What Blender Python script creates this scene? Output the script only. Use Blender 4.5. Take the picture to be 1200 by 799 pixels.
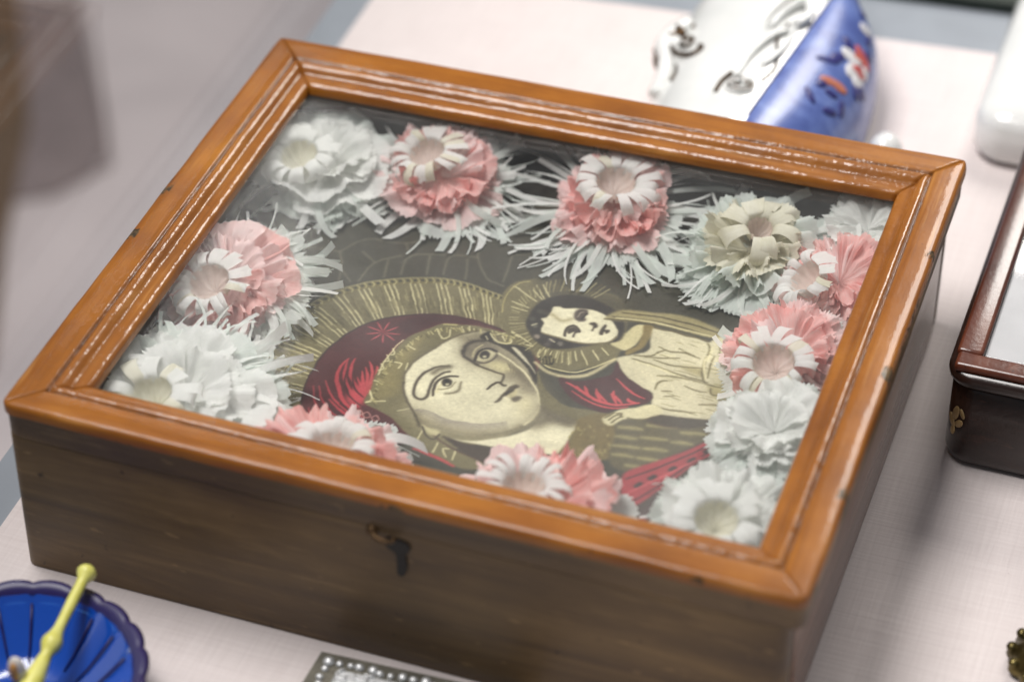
import bpy, bmesh, math, random
import numpy as np
from mathutils import Vector, Matrix, noise

for o in list(bpy.data.objects):
    bpy.data.objects.remove(o, do_unlink=True)
scene = bpy.context.scene
C = scene.collection
R = math.radians

# ------------------------------------------------------------------ camera
cam_data = bpy.data.cameras.new('camera')
cam = bpy.data.objects.new('camera', cam_data)
C.objects.link(cam)
cam.matrix_world = Matrix((( .94452, -.20691,  .25507,  .50301),
                           ( .32844,  .59327, -.73496, -.77076),
                           ( .00074,  .77796,  .62831,  .85241),
                           (0, 0, 0, 1)))
cam_data.sensor_width = 36
cam_data.lens = 95.6
cam_data.clip_start = .05
cam_data.clip_end = 30
cam_data.dof.use_dof = True
cam_data.dof.focus_distance = 1.262
cam_data.dof.aperture_fstop = 4.0
cam_data.dof.aperture_blades = 9
scene.camera = cam

# ------------------------------------------------------------------ light
world = bpy.data.worlds.new('World'); scene.world = world
world.use_nodes = True
world.node_tree.nodes['Background'].inputs[0].default_value = (.80, .84, .90, 1)
world.node_tree.nodes['Background'].inputs[1].default_value = .20

def area(name, loc, target, sx, sy, power, col):
    l = bpy.data.lights.new(name, 'AREA'); l.shape = 'RECTANGLE'
    l.size = sx; l.size_y = sy; l.energy = power; l.color = col
    o = bpy.data.objects.new(name, l); C.objects.link(o)
    o.location = loc
    o.rotation_euler = (Vector(target) - Vector(loc)).to_track_quat('-Z', 'Y').to_euler()
    return o
area('showcase_lamp', (.43, 1.22, .88), (.40, .2, .05), .34, .46, 8.0, (1, .96, .90))
area('ceiling_lamp', (-.38, .12, 1.9), (.15, .2, 0), 1.0, .7, 41, (1, .97, .94))

scene.view_settings.view_transform = 'Standard'
scene.view_settings.look = 'None'
scene.view_settings.exposure = 0
scene.view_settings.gamma = 1
scene.render.engine = 'CYCLES'
scene.cycles.max_bounces = 10
scene.cycles.transparent_max_bounces = 16
scene.cycles.transmission_bounces = 8
scene.cycles.caustics_reflective = False
scene.cycles.caustics_refractive = False

# ------------------------------------------------------------------ helpers
def lin(c):
    c = c/255
    return c/12.92 if c <= .04045 else ((c+.055)/1.055)**2.4
def rgb(r, g, b): return (lin(r), lin(g), lin(b), 1)

def link(name, verts, faces, mat, parent=None, smooth=True, loc=None):
    m = bpy.data.meshes.new(name)
    m.from_pydata([tuple(v) for v in verts], [], faces)
    m.update()
    if smooth: m.polygons.foreach_set('use_smooth', [True]*len(m.polygons))
    if mat: m.materials.append(mat)
    o = bpy.data.objects.new(name, m); C.objects.link(o)
    if parent:
        o.parent = parent
        o.location = -parent.location      # vertices are written in world coordinates
    return o
def bm_obj(name, bm, mat, parent=None, smooth=False):
    m = bpy.data.meshes.new(name); bm.to_mesh(m); bm.free()
    if smooth: m.polygons.foreach_set('use_smooth', [True]*len(m.polygons))
    if mat: m.materials.append(mat)
    o = bpy.data.objects.new(name, m); C.objects.link(o)
    if parent: o.parent = parent; o.location = -parent.location
    return o
def thing(name, loc, label, cat, group=None):
    o = bpy.data.objects.new(name, None); C.objects.link(o)
    o.location = loc; o.empty_display_size = .01
    o['label'] = label; o['category'] = cat
    if group: o['group'] = group
    return o
def tag(o, label, cat, group=None):
    o['label'] = label; o['category'] = cat
    if group: o['group'] = group
    return o
def struct(o): o['kind'] = 'structure'; return o

def box_bm(x0, x1, y0, y1, z0, z1, bev=0, seg=3):
    bm = bmesh.new()
    bmesh.ops.create_cube(bm, size=1)
    for v in bm.verts:
        v.co = Vector((x0 if v.co.x < 0 else x1, y0 if v.co.y < 0 else y1, z0 if v.co.z < 0 else z1))
    if bev:
        bmesh.ops.bevel(bm, geom=list(bm.edges), offset=bev, segments=seg, profile=.5, affect='EDGES')
    return bm
def lathe(prof, n, center, axis=(0, 0, 1), rfun=None, close=False):
    ax = Vector(axis).normalized(); q = Vector((0, 0, 1)).rotation_difference(ax)
    vs, fs = [], []
    for i in range(n):
        a = math.tau*i/n
        for (r, z) in prof:
            rr, zz = (r, z) if rfun is None else rfun(r, z, a)
            vs.append(Vector(center) + q @ Vector((rr*math.cos(a), rr*math.sin(a), zz)))
    k = len(prof)
    for i in range(n):
        j = (i+1) % n
        for p in range(k-1):
            fs.append((i*k+p, j*k+p, j*k+p+1, i*k+p+1))
    return vs, fs
def tube(path, rad, n=8):
    pts = [Vector(p) for p in path]; vs, fs = [], []
    up = Vector((.13, .21, .97))
    for i, p in enumerate(pts):
        t = (pts[min(i+1, len(pts)-1)] - pts[max(i-1, 0)]).normalized()
        a = t.cross(up).normalized(); b = t.cross(a)
        r = rad[i] if isinstance(rad, (list, tuple)) else rad
        for k in range(n):
            an = math.tau*k/n
            vs.append(p + a*math.cos(an)*r + b*math.sin(an)*r)
    for i in range(len(pts)-1):
        for k in range(n):
            fs.append((i*n+k, i*n+(k+1) % n, (i+1)*n+(k+1) % n, (i+1)*n+k))
    fs.append(tuple(range(n))[::-1]); fs.append(tuple((len(pts)-1)*n+k for k in range(n)))
    return vs, fs
def catmull(P, m=8, closed=False):
    P = [np.array(p, float) for p in P]; n = len(P); out = []
    rng = range(n) if closed else range(n-1)
    for i in rng:
        if closed: a, b, c, d = P[i-1], P[i], P[(i+1) % n], P[(i+2) % n]
        else: a, b, c, d = P[max(i-1, 0)], P[i], P[i+1], P[min(i+2, n-1)]
        for k in range(m):
            u = k/m
            out.append(.5*(2*b+(-a+c)*u+(2*a-5*b+4*c-d)*u*u+(-a+3*b-3*c+d)*u**3))
    if not closed: out.append(P[-1])
    return out

# ------------------------------------------------------------------ materials
class NT:
    def __init__(s, name):
        s.m = bpy.data.materials.new(name); s.m.use_nodes = True
        s.t = s.m.node_tree; s.b = s.t.nodes['Principled BSDF']; s.out = s.t.nodes['Material Output']
    def n(s, typ, **kw):
        nd = s.t.nodes.new(typ)
        for k, v in kw.items():
            if isinstance(k, str) and hasattr(nd, k): setattr(nd, k, v)
        return nd
    def l(s, a, b): s.t.links.new(a, b)
    def coord(s, scale=(1, 1, 1), kind='Object', rot=(0, 0, 0)):
        tc = s.n('ShaderNodeTexCoord'); mp = s.n('ShaderNodeMapping')
        mp.inputs['Scale'].default_value = scale; mp.inputs['Rotation'].default_value = rot
        s.l(tc.outputs[kind], mp.inputs[0]); return mp.outputs[0]
    def noise(s, vec, scale, detail=4, rough=.55, dist=0):
        nd = s.n('ShaderNodeTexNoise'); nd.inputs['Scale'].default_value = scale
        nd.inputs['Detail'].default_value = detail; nd.inputs['Roughness'].default_value = rough
        nd.inputs['Distortion'].default_value = dist
        if vec is not None: s.l(vec, nd.inputs['Vector'])
        return nd.outputs['Fac']
    def ramp(s, fac, stops):
        r = s.n('ShaderNodeValToRGB'); e = r.color_ramp.elements
        while len(e) < len(stops): e.new(.5)
        for k, (p, c) in enumerate(stops):
            e[k].position = p; e[k].color = c if len(c) == 4 else (*c, 1)
        s.l(fac, r.inputs[0]); return r.outputs[0]
    def mix(s, fac, a, b, mode='MIX'):
        m = s.n('ShaderNodeMix'); m.data_type = 'RGBA'; m.blend_type = mode
        for sock, v in ((m.inputs[0], fac), (m.inputs[6], a), (m.inputs[7], b)):
            if hasattr(v, 'is_output'): s.l(v, sock)
            else: sock.default_value = v
        return m.outputs[2]
    def math(s, op, a, b=None, c=None, clamp=False):
        m = s.n('ShaderNodeMath'); m.operation = op; m.use_clamp = clamp
        for i, v in enumerate((a, b, c)):
            if v is None: continue
            if hasattr(v, 'is_output'): s.l(v, m.inputs[i])
            else: m.inputs[i].default_value = v
        return m.outputs[0]
    def attr(s, name):
        a = s.n('ShaderNodeAttribute'); a.attribute_name = name; return a
    def bump(s, h, strength=.3, dist=.001):
        b = s.n('ShaderNodeBump'); b.inputs['Strength'].default_value = strength
        b.inputs['Distance'].default_value = dist
        s.l(h, b.inputs['Height']); return b.outputs[0]
    def set(s, **kw):
        for k, v in kw.items():
            i = s.b.inputs[k.replace('_', ' ')]
            if hasattr(v, 'is_output'): s.l(v, i)
            else: i.default_value = v
        return s.m
B0 = (0, 0, 0, 1); W1 = (1, 1, 1, 1)

# orange painted frame, varnished, chipped along the outer edge, dirt in the groove
def mat_frame(stretch):
    t = NT('orange_paint')
    v = t.coord(); vs = t.coord(stretch)
    col = t.ramp(t.noise(v, 22, 5), [(.3, rgb(132, 77, 19)), (.5, rgb(156, 94, 24)), (.75, rgb(174, 111, 36))])
    col = t.mix(t.ramp(t.noise(vs, 60, 4), [(.42, B0), (.72, (.5, .5, .5, 1))]), col, rgb(132, 74, 18))
    col = t.mix(t.ramp(t.noise(t.coord(tuple(s_*(1 if s_ == 1 else .12) for s_ in stretch)), 420, 4, .7), [(.5, B0), (.7, (.45, .45, .45, 1))]), col, rgb(104, 54, 16))
    col = t.mix(t.ramp(t.noise(t.coord(tuple(s_*(1 if s_ == 1 else .2) for s_ in stretch)), 210, 3, .6), [(.6, B0), (.72, (.35, .35, .35, 1))]), col, rgb(206, 150, 84))
    gr = t.attr('groove').outputs['Fac']
    grm = t.math('MULTIPLY', gr, t.ramp(t.noise(v, 130, 4), [(.25, (.35, .35, .35, 1)), (.6, W1)]), clamp=True)
    col = t.mix(grm, col, rgb(62, 32, 14))
    ed = t.attr('edge').outputs['Fac']
    nz = t.noise(v, 46, 6, .65)
    chip = t.ramp(t.math('ADD', nz, t.math('MULTIPLY', ed, .17)), [(.745, B0), (.760, W1)])
    nz2 = t.noise(v, 260, 3, .6)
    chip2 = t.ramp(t.math('ADD', nz2, t.math('MULTIPLY', ed, .1)), [(.755, B0), (.775, W1)])
    chipm = t.math('MAXIMUM', chip, chip2)
    for px, py, rad in ((.0010, .1674, .0110), (.0010, .1310, .0075), (.0010, .0480, .0035), (.3592, .2382, .0045), (.3597, .1471, .0060), (.3603, .0636, .0055)):
        g_ = t.n('ShaderNodeVectorMath'); g_.operation = 'DISTANCE'
        t.l(v, g_.inputs[0]); g_.inputs[1].default_value = (px, py, .0950)
        dd = t.math('ADD', t.math('DIVIDE', g_.outputs['Value'], rad), t.math('MULTIPLY', t.math('SUBTRACT', t.noise(v, 150, 5, .75), .5), 4.2))
        spot = t.ramp(dd, [(.55, W1), (.68, B0)])
        chipm = t.math('MAXIMUM', chipm, t.math('MULTIPLY', spot, t.math('GREATER_THAN', ed, .09)))
    col = t.mix(chipm, col, t.ramp(t.noise(v, 300, 3), [(.4, rgb(52, 42, 28)), (.65, rgb(122, 98, 66))]))
    speck = t.ramp(t.noise(v, 420, 2, .5), [(.72, B0), (.77, W1)])
    col = t.mix(t.math('MULTIPLY', speck, .5), col, rgb(96, 50, 16))
    h = t.math('ADD', t.math('MULTIPLY', t.noise(vs, 330, 3, .6), .8), t.math('MULTIPLY', t.noise(v, 640, 2, .5), .35))
    h = t.math('SUBTRACT', h, t.math('MULTIPLY', chipm, .8))
    h = t.math('MULTIPLY', h, t.ramp(t.noise(v, 60, 3, .6), [(.38, (.35, .35, .35, 1)), (.62, (1.9, 1.9, 1.9, 1))]))
    h = t.math('MULTIPLY', h, t.math('ADD', .28, t.math('MULTIPLY', t.attr('mould').outputs['Fac'], .95)))
    bmp = t.bump(h, .22, .0011); cbmp = t.bump(h, .20, .0011)
    t.set(Base_Color=col, Roughness=t.math('ADD', .42, t.math('MULTIPLY', chipm, .4)), Normal=bmp)
    t.l(t.math('ADD', .3, t.math('MULTIPLY', t.attr('mould').outputs['Fac'], .42)), t.b.inputs['Coat Weight'])
    t.b.inputs['Coat Roughness'].default_value = .05
    t.l(cbmp, t.b.inputs['Coat Normal'])
    t.b.inputs['Specular IOR Level'].default_value = .3
    return t.m
M_RAILX = mat_frame((.3, 1, 1)); M_RAILY = mat_frame((1, .3, 1))

def mat_wood(name, dark, mid, light, stretch, rough=.42, scale=30, coat=0):
    t = NT(name); v = t.coord(stretch); u = t.coord()
    g = t.noise(v, scale, 7, .65, .6)
    col = t.ramp(g, [(.3, dark), (.52, mid), (.74, light)])
    col = t.mix(t.ramp(t.noise(u, 9, 4), [(.4, B0), (.7, (.6, .6, .6, 1))]), col, dark)
    sc = t.ramp(t.noise(v, scale*4, 5, .7), [(.58, B0), (.74, (.6, .6, .6, 1))])
    col = t.mix(sc, col, light)
    dent = t.ramp(t.noise(u, 150, 3, .6), [(.68, B0), (.74, (.8, .8, .8, 1))])
    col = t.mix(dent, col, tuple(c*.35 for c in dark[:3]) + (1,))
    scuff = t.ramp(t.noise(t.coord((.25, .25, 1), rot=(0, .35, .2)), 330, 2, .5), [(.70, B0), (.75, (.35, .35, .35, 1))])
    col = t.mix(scuff, col, tuple(min(1, c*1.5) for c in light[:3]) + (1,))
    t.set(Base_Color=col, Roughness=t.math('ADD', rough-.1, t.math('MULTIPLY', g, .25)),
          Normal=t.bump(t.math('ADD', g, t.noise(u, 400, 2)), .25, .0006))
    t.b.inputs['Coat Weight'].default_value = coat; t.b.inputs['Coat Roughness'].default_value = .15
    return t.m
M_BOXX = mat_wood('dark_stained_wood', rgb(66, 47, 26), rgb(112, 88, 54), rgb(150, 122, 80), (.07, 1, 1), .45, 60)
M_BOXY = mat_wood('dark_stained_wood_side', rgb(84, 52, 34), rgb(124, 84, 58), rgb(150, 110, 80), (1, .12, 1), .26, 40, .3)
M_INNER = mat_wood('dull_inner_wood', rgb(44, 40, 32), rgb(62, 57, 46), rgb(78, 70, 56), (.4, .4, 1), .7)
M_RED = mat_wood('reddish_varnished_wood', rgb(52, 22, 14), rgb(98, 48, 30), rgb(132, 74, 48), (1, .15, 1), .3, 34, .5)
M_DARKBOX = mat_wood('dark_brown_varnished_wood', rgb(26, 14, 10), rgb(44, 25, 18), rgb(66, 38, 26), (.3, 1, 1), .3, 26, .4)

def mat_plain(name, col, rough=.5, metal=0, bump=0, bscale=200, var=.12, **kw):
    t = NT(name); v = t.coord()
    n = t.noise(v, 40, 5)
    d = tuple(c*(1-var*2) for c in col[:3]) + (1,)
    t.set(Base_Color=t.ramp(n, [(.3, d), (.62, col)]), Roughness=t.math('ADD', rough-.05, t.math('MULTIPLY', t.noise(v, 90, 3), .1)), Metallic=metal)
    if bump: t.b.inputs['Normal'].default_value; t.l(t.bump(t.noise(v, bscale, 5, .6), bump, .0006), t.b.inputs['Normal'])
    for k, val in kw.items(): t.b.inputs[k.replace('_', ' ')].default_value = val
    return t.m

def mat_paper(name, c0, c1, transl=.35, crinkle=.5):
    t = NT(name)
    uv = t.coord((1, 1, 1), 'UV')
    mp = t.n('ShaderNodeMapping'); mp.inputs['Scale'].default_value = (1, .12, 1); t.l(uv, mp.inputs[0])
    f = t.noise(mp.outputs[0], 1.4, 4, .6)
    big = t.noise(t.coord(), 70, 3)
    col = t.ramp(t.math('ADD', t.math('MULTIPLY', f, .45), t.math('MULTIPLY', big, .55)), [(.36, c0), (.62, c1)])
    bmp = t.bump(f, crinkle, .0012)
    di = t.n('ShaderNodeBsdfDiffuse'); tr = t.n('ShaderNodeBsdfTranslucent'); mx = t.n('ShaderNodeMixShader')
    for s_ in (di, tr): t.l(col, s_.inputs['Color']); t.l(bmp, s_.inputs['Normal'])
    mx.inputs[0].default_value = transl
    t.l(di.outputs[0], mx.inputs[1]); t.l(tr.outputs[0], mx.inputs[2]); t.l(mx.outputs[0], t.out.inputs[0])
    return t.m
M_PINK = mat_paper('pink_crepe_paper', rgb(251, 188, 182), rgb(253, 221, 216), .38)
M_PALEPINK = mat_paper('pale_pink_paper', rgb(251, 216, 213), rgb(253, 234, 231), .3)
M_WHITE = mat_paper('white_paper', rgb(238, 240, 235), rgb(250, 251, 248), .38, .35)
M_CREAM = mat_paper('cream_paper', rgb(224, 220, 196), rgb(242, 240, 224), .3, .35)
M_MINT = mat_paper('mint_white_tissue', rgb(228, 236, 229), rgb(242, 247, 242), .45, .35)
M_THROAT = mat_paper('inner_throat_paper', rgb(232, 214, 202), rgb(246, 234, 226), .35, .5)

def mat_glass(name, haze=.03, tint=(1, 1, 1, 1), rough=.015, gain=1.0):
    t = NT(name)
    lw = t.n('ShaderNodeLayerWeight'); lw.inputs['Blend'].default_value = .5
    fr = t.math('ADD', .04, t.math('MULTIPLY', .96, t.math('POWER', lw.outputs['Facing'], 5)))   # Schlick, same on both faces of the pane
    tr = t.n('ShaderNodeBsdfTransparent'); tr.inputs[0].default_value = tint
    gl = t.n('ShaderNodeBsdfGlossy'); gl.inputs['Roughness'].default_value = rough
    m1 = t.n('ShaderNodeMixShader')
    t.l(t.math('MULTIPLY', fr, gain, clamp=True), m1.inputs[0]); t.l(tr.outputs[0], m1.inputs[1]); t.l(gl.outputs[0], m1.inputs[2])
    df = t.n('ShaderNodeBsdfDiffuse'); df.inputs[0].default_value = (.8, .8, .78, 1)
    v = t.coord()
    dust_veil = t.math('MULTIPLY', t.ramp(t.noise(v, 6, 5, .65, .8), [(.38, (.12, .12, .12, 1)), (.68, W1)]), haze)  # film of dust, which also paints the milky reflected veil
    spk = t.math('MULTIPLY', t.ramp(t.noise(v, 500, 2), [(.74, B0), (.8, W1)]), haze*2)
    m2 = t.n('ShaderNodeMixShader')
    t.l(t.math('ADD', dust_veil, spk), m2.inputs[0]); t.l(m1.outputs[0], m2.inputs[1]); t.l(df.outputs[0], m2.inputs[2])
    t.l(m2.outputs[0], t.out.inputs[0])
    return t.m
M_GLASS = mat_glass('dusty_veiled_glass', .042)
M_CASEGLASS = mat_glass('showcase_glass', .012, rough=.01, gain=.45)

# ================================================================== setting
def lx(y): return -.0205 - .0124*y         # left edge of the cloth
def by(x): return .5355 + .0885*x          # back edge of the cloth
def quad_slab(name, quad, z0, z1, mat):
    vs = [(x, y, z0) for x, y in quad] + [(x, y, z1) for x, y in quad]
    fs = [(3, 2, 1, 0), (4, 5, 6, 7)] + [(i, (i+1) % 4, 4+(i+1) % 4, 4+i) for i in range(4)]
    return link(name, vs, fs, mat, smooth=False)

t = NT('pinkish_white_cloth'); v = t.coord()
warp = t.noise(t.coord((1, .05, 1)), 560, 2, .5); weft = t.noise(t.coord((.05, 1, 1)), 560, 2, .5)
slub = t.noise(t.coord((1, .08, 1)), 260, 3)
fleck = t.ramp(t.noise(v, 240, 2), [(.73, B0), (.79, (.25, .25, .25, 1))])
hh = t.math('ADD', t.math('ADD', warp, weft), t.math('MULTIPLY', t.noise(v, 26, 4), 2.2))
ccol = t.ramp(t.math('ADD', t.math('MULTIPLY', t.math('ADD', warp, weft), .38), t.math('MULTIPLY', t.noise(v, 14, 4), .24)), [(.30, rgb(214, 203, 201)), (.68, rgb(230, 220, 218))])
M_CLOTH = t.set(Base_Color=t.mix(fleck, ccol, rgb(150, 136, 130)), Roughness=.85, Normal=t.bump(hh, .4, .0006))
M_RAILGREY = mat_plain('grey_metal_rail', rgb(150, 156, 164), .4, .0, .05, var=.04)
M_GASKET = mat_plain('dark_green_gasket', rgb(38, 48, 40), .6)
struct(quad_slab('display_cloth', [(lx(-.45), -.45), (.95, -.45), (.95, by(.95)), (lx(by(-.027)), by(-.027))], -.012, 0, M_CLOTH))
struct(quad_slab('metal_rail', [(lx(-.45)-.0225, -.45), (lx(-.45)-.001, -.45), (lx(.53)-.001, .532), (lx(.53)-.0225, .532)], -.02, -.003, M_RAILGREY))
struct(quad_slab('metal_rail', [(-.05, by(-.05)+.001), (.95, by(.95)+.001), (.95, by(.95)+.049), (-.05, by(-.05)+.049)], -.02, -.003, M_RAILGREY))
struct(quad_slab('gasket', [(-.05, by(-.05)+.05), (.95, by(.95)+.05), (.95, by(.95)+.11), (-.05, by(-.05)+.11)], -.05, .004, M_GASKET))
g = quad_slab('glass_wall', [(lx(-.45)-.0285, -.45), (lx(-.45)-.0235, -.45), (lx(.56)-.0235, .56), (lx(.56)-.0285, .56)], -.02, .55, M_CASEGLASS)
tag(g, 'clear glass side wall of the showcase left of the orange framed box', 'glass wall')

# the hall floor seen far out of focus through the side glass
t = NT('mauve_carpet'); v = t.coord()
fc = t.ramp(t.noise(v, 3.2, 4, .5, .5), [(.35, rgb(196, 186, 187)), (.65, rgb(220, 209, 209))])
M_FLOOR = t.set(Base_Color=fc, Roughness=.9)
struct(quad_slab('floor', [(-4, -2), (3, -2), (3, 5), (-4, 5)], -.80, -.75, M_FLOOR))
def rug(name, pts, mat, h, label, cat):
    n = len(pts)
    vs = [(x, y, -.75+.002) for x, y in pts] + [(x, y, -.75+h) for x, y in pts]
    o = link(name, vs, [tuple(range(n, 2*n))] + [(i, (i+1) % n, n+(i+1) % n, n+i) for i in range(n)], mat, smooth=False)
    bpy.context.view_layer.update()
    return tag(o, label, cat)
M_RUGA = mat_plain('grey_brown_felt', rgb(146, 133, 133), .9)
M_RUGB = mat_plain('dark_brown_felt', rgb(112, 92, 74), .9)
rug('floor_mat', [(-.86, 1.50), (-.80, 1.515), (-.66, 1.30), (-.625, 1.235), (-.655, 1.17), (-.70, 1.14), (-.73, 1.25)], M_RUGA, .006, 'blurred grey brown mat on the floor beyond the glass', 'mat')
rug('floor_runner', [(-1.3, 1.9), (-.86, 1.49), (-.735, 1.27), (-.665, 1.08), (-.615, .97), (-.585, .90), (-.7, .6), (-1.6, .6)], M_RUGB, .008, 'blurred dark brown runner at the far left beyond the glass', 'rug')

# ================================================================== the framed box
H = .0959
OC = [Vector((.0007, .0012)), Vector((.3609, -.0027)), Vector((.3584, .3191)), Vector((.0009, .3113))]     # FL FR BR BL
IC = [Vector((.0315, .0300)), Vector((.3325, .0275)), Vector((.3305, .2855)), Vector((.0300, .2785))]
case = thing('icon_box', (.18, .155, 0), 'large flat wooden box with orange moulded frame, glass lid and dark brown sides', 'box')

# body: four boards and a bottom
def board(name, x0, x1, y0, y1, mat, z0=0.0, z1=.0775, bev=.0035, corner=0):
    bm = box_bm(x0, x1, y0, y1, z0, z1, 0)
    if corner:
        bmesh.ops.bevel(bm, geom=[e for e in bm.edges if abs(e.verts[0].co.z-e.verts[1].co.z) > .01 and e.verts[0].co.y < (y0+y1)/2], offset=corner, segments=6, profile=.5, affect='EDGES')
        bmesh.ops.bevel(bm, geom=[e for e in bm.edges if max(v.co.z for v in e.verts) < z0+.0001 or min(v.co.z for v in e.verts) > z1-.0001], offset=bev, segments=3, profile=.5, affect='EDGES')
        return bm_obj(name, bm, mat, case, True)
    bmesh.ops.bevel(bm, geom=list(bm.edges), offset=bev, segments=4, profile=.5, affect='EDGES')
    return bm_obj(name, bm, mat, case, True)
fb = board('front_board', .0019, .3535, .0008, .0140, M_BOXX, 0, .0776, .0007, .0055)
for v_ in fb.data.vertices: v_.co.y += .0016 - .0036*v_.co.x/.3535
board('back_board', .0035, .3535, .3015, .3125, M_BOXX)
board('side_board', .0030, .0140, .0150, .3010, M_BOXY)
board('side_board', .3430, .3540, .0150, .3010, M_BOXY)
board('bottom_board', .0142, .3428, .0147, .3013, M_INNER, .002, .010, .001)
board('picture_backing', .0142, .3428, .0147, .3013, M_INNER, .047, .0525, .0005)
for x0, x1, y0, y1 in ((.0142, .3428, .0147, .0160), (.0142, .3428, .2995, .3012), (.0142, .0155, .0162, .2993), (.3415, .3428, .0162, .2993)):
    board('inner_lining', x0, x1, y0, y1, M_INNER, .0526, .0772, .0002)

# lid: a dark skirt (with rounded corners) that carries four mitred rails and the pane
def rounded(poly, r, seg=6):
    out = []; n = len(poly)
    for i in range(n):
        p = poly[i]; a = (poly[i-1]-p).normalized(); b = (poly[(i+1) % n]-p).normalized()
        p0 = p+a*r; p1 = p+b*r; c = p+(a+b)*r
        for k in range(seg+1):
            th = k/seg*math.pi/2
            out.append(c + (p0-c)*math.cos(th) + (p1-c)*math.sin(th))
    return out
cx = sum(OC, Vector((0, 0)))/4
def shrink(poly, d):
    out = []; n = len(poly)
    for i in range(n):
        p = poly[i]; a = (poly[i-1]-p).normalized(); b = (poly[(i+1) % n]-p).normalized()
        out.append(p+(a+b)*d)
    return out
o1 = rounded(shrink(OC, .0010), .0065); o0 = rounded(shrink(OC, .0012), .0065); i1 = rounded(shrink(OC, .0152), .002)
n = len(o1); vs = []
for ring, z in ((i1, .0777), (o0, .0777), (o1, .0781), (o1, .0905), (o1, H-.0042), (i1, H-.0042)):
    vs += [(p.x, p.y, z) for p in ring]
fs = []
for a in range(6):
    b = (a+1) % 6
    for i in range(n):
        j = (i+1) % n; fs.append((a*n+i, a*n+j, b*n+j, b*n+i))
lid = link('lid', vs, fs, M_BOXX, case, False)
lid['label'] = 'orange frame lid with mitred corners and glass'

# rail profile: (inward distance fraction, height above H)
WR = .031
prof = [(.0000, -.0056), (.0000, -.0030), (.0005, -.0012), (.0014, -.0003), (.0028, 0), (.0060, .0001), (.0105, .0001), (.0146, -.0001),
        (.0153, -.0004), (.0158, -.0014), (.0164, -.0016), (.0169, -.0009), (.0177, -.0001), (.0190, .0001), (.0204, -.0004),
        (.0214, -.0012), (.0222, -.0022), (.0229, -.0030), (.0235, -.0034), (.0243, -.0036), (.0262, -.0038), (.0284, -.0041), (.0299, -.0048), (.0308, -.0062), (.0310, -.0096)]
def rail(i, mat, seed):
    j = (i+1) % 4
    a0, a1, b0, b1 = OC[i], IC[i], OC[j], IC[j]
    L = (b0-a0).length; d = (b0-a0)/L; inw = Vector((-d.y, d.x))
    N = 90; rr = .0065; gap = .00022
    vs, fs, edge, groove, mould = [], [], [], [], []
    for s in range(N+1):
        f = s/N
        # denser near the ends
        f = f if 0 else (.5-.5*math.cos(math.pi*f))*.35+f*.65
        for k, (u, z) in enumerate(prof):
            t_ = u/WR
            pa = a0.lerp(a1, t_) + d*gap; pb = b0.lerp(b1, t_) - d*gap
            p = pa.lerp(pb, f)
            se = min((p-a0).dot(d), (b0-p).dot(d))
            push = 0
            if u < rr and se < rr:
                dd = max(0.0, math.sqrt(max(0, (rr-u)**2 + (rr-se)**2)) - rr)
                if dd > 0:
                    # pull towards the corner's centre
                    cpt = (a0 + d*rr + inw*rr) if (p-a0).dot(d) < L/2 else (b0 - d*rr + inw*rr)
                    p = p + (cpt-p).normalized()*dd
            wv = noise.noise(Vector((f*9+seed, k*.15, 0)))*.00016 + noise.noise(Vector((f*45+seed, k*.5, 3)))*(.00004)
            zz = H + z + wv
            p = p + inw*(noise.noise(Vector((f*12, seed+5, 0)))*.0004 if k < 6 else 0)
            vs.append((p.x, p.y, zz))
            mould.append(min(1, max(0, (u-.0135)/.002))); edge.append(math.exp(-u/.0016)); groove.append(math.exp(-((u-.0161)/.0007)**2) + .35*math.exp(-((u-.0239)/.0006)**2))
    K = len(prof)
    for s in range(N):
        for k in range(K-1):
            fs.append((s*K+k, (s+1)*K+k, (s+1)*K+k+1, s*K+k+1))
    fs.append(tuple(range(K))); fs.append(tuple(N*K+k for k in range(K))[::-1])
    o = link('frame_rail', vs, fs, mat, None, True)
    o.parent = lid
    for nm, arr in (('edge', edge), ('groove', groove), ('mould', mould)):
        at = o.data.attributes.new(nm, 'FLOAT', 'POINT'); at.data.foreach_set('value', arr)
    return o
for i in range(4): rail(i, M_RAILX if i in (0, 2) else M_RAILY, i*7.3)
gp = shrink(IC, -.004)
gv = [(p.x, p.y, H-.0097-.0018) for p in gp] + [(p.x, p.y, H-.0097) for p in gp]
pane = link('glass_pane', gv, [(3, 2, 1, 0), (4, 5, 6, 7)] + [(i, (i+1) % 4, 4+(i+1) % 4, 4+i) for i in range(4)], M_GLASS, None, False)
pane.parent = lid
ZG = H - .0097 - .0018 - .0006      # nothing inside rises above this

# clasp on the front: a bent brass hook over a worn dark keyhole
M_BRASS = mat_plain('tarnished_brass', rgb(104, 80, 54), .5, .7, .3, 300, .2)
M_BLACKIRON = mat_plain('black_worn_iron', rgb(26, 22, 20), .5, .3, .2)
def flatplate(name, outline, y0, y1, mat, par):
    n_ = len(outline)
    vs = [(x, y0, z) for x, z in outline] + [(x, y1, z) for x, z in outline]
    return link(name, vs, [tuple(range(n_)), tuple(range(n_, 2*n_))[::-1]] + [(i, n_+i, n_+(i+1) % n_, (i+1) % n_) for i in range(n_)], mat, par, False)
cl = flatplate('clasp', [(x, z) for x, z in catmull([(.1795, .0725), (.1840, .0735), (.1895, .0725), (.1905, .0690), (.1885, .0655), (.1890, .0600), (.1880, .0545), (.1862, .0530), (.1845, .0545), (.1845, .0600), (.1840, .0655), (.1800, .0680)], 4, True)], -.0006, .0020, M_BLACKIRON, case)
vs, fs = tube(catmull([(.1735, -.0004, .0752), (.1760, -.0026, .0745), (.1795, -.0034, .0740), (.1830, -.0034, .0745), (.1850, -.0036, .0768)], 5), [.0013]*12+[.0010]*9, 8)
hk = link('hook', vs, fs, M_BRASS); hk.parent = cl
hk.location = (0, 0, 0)
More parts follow.
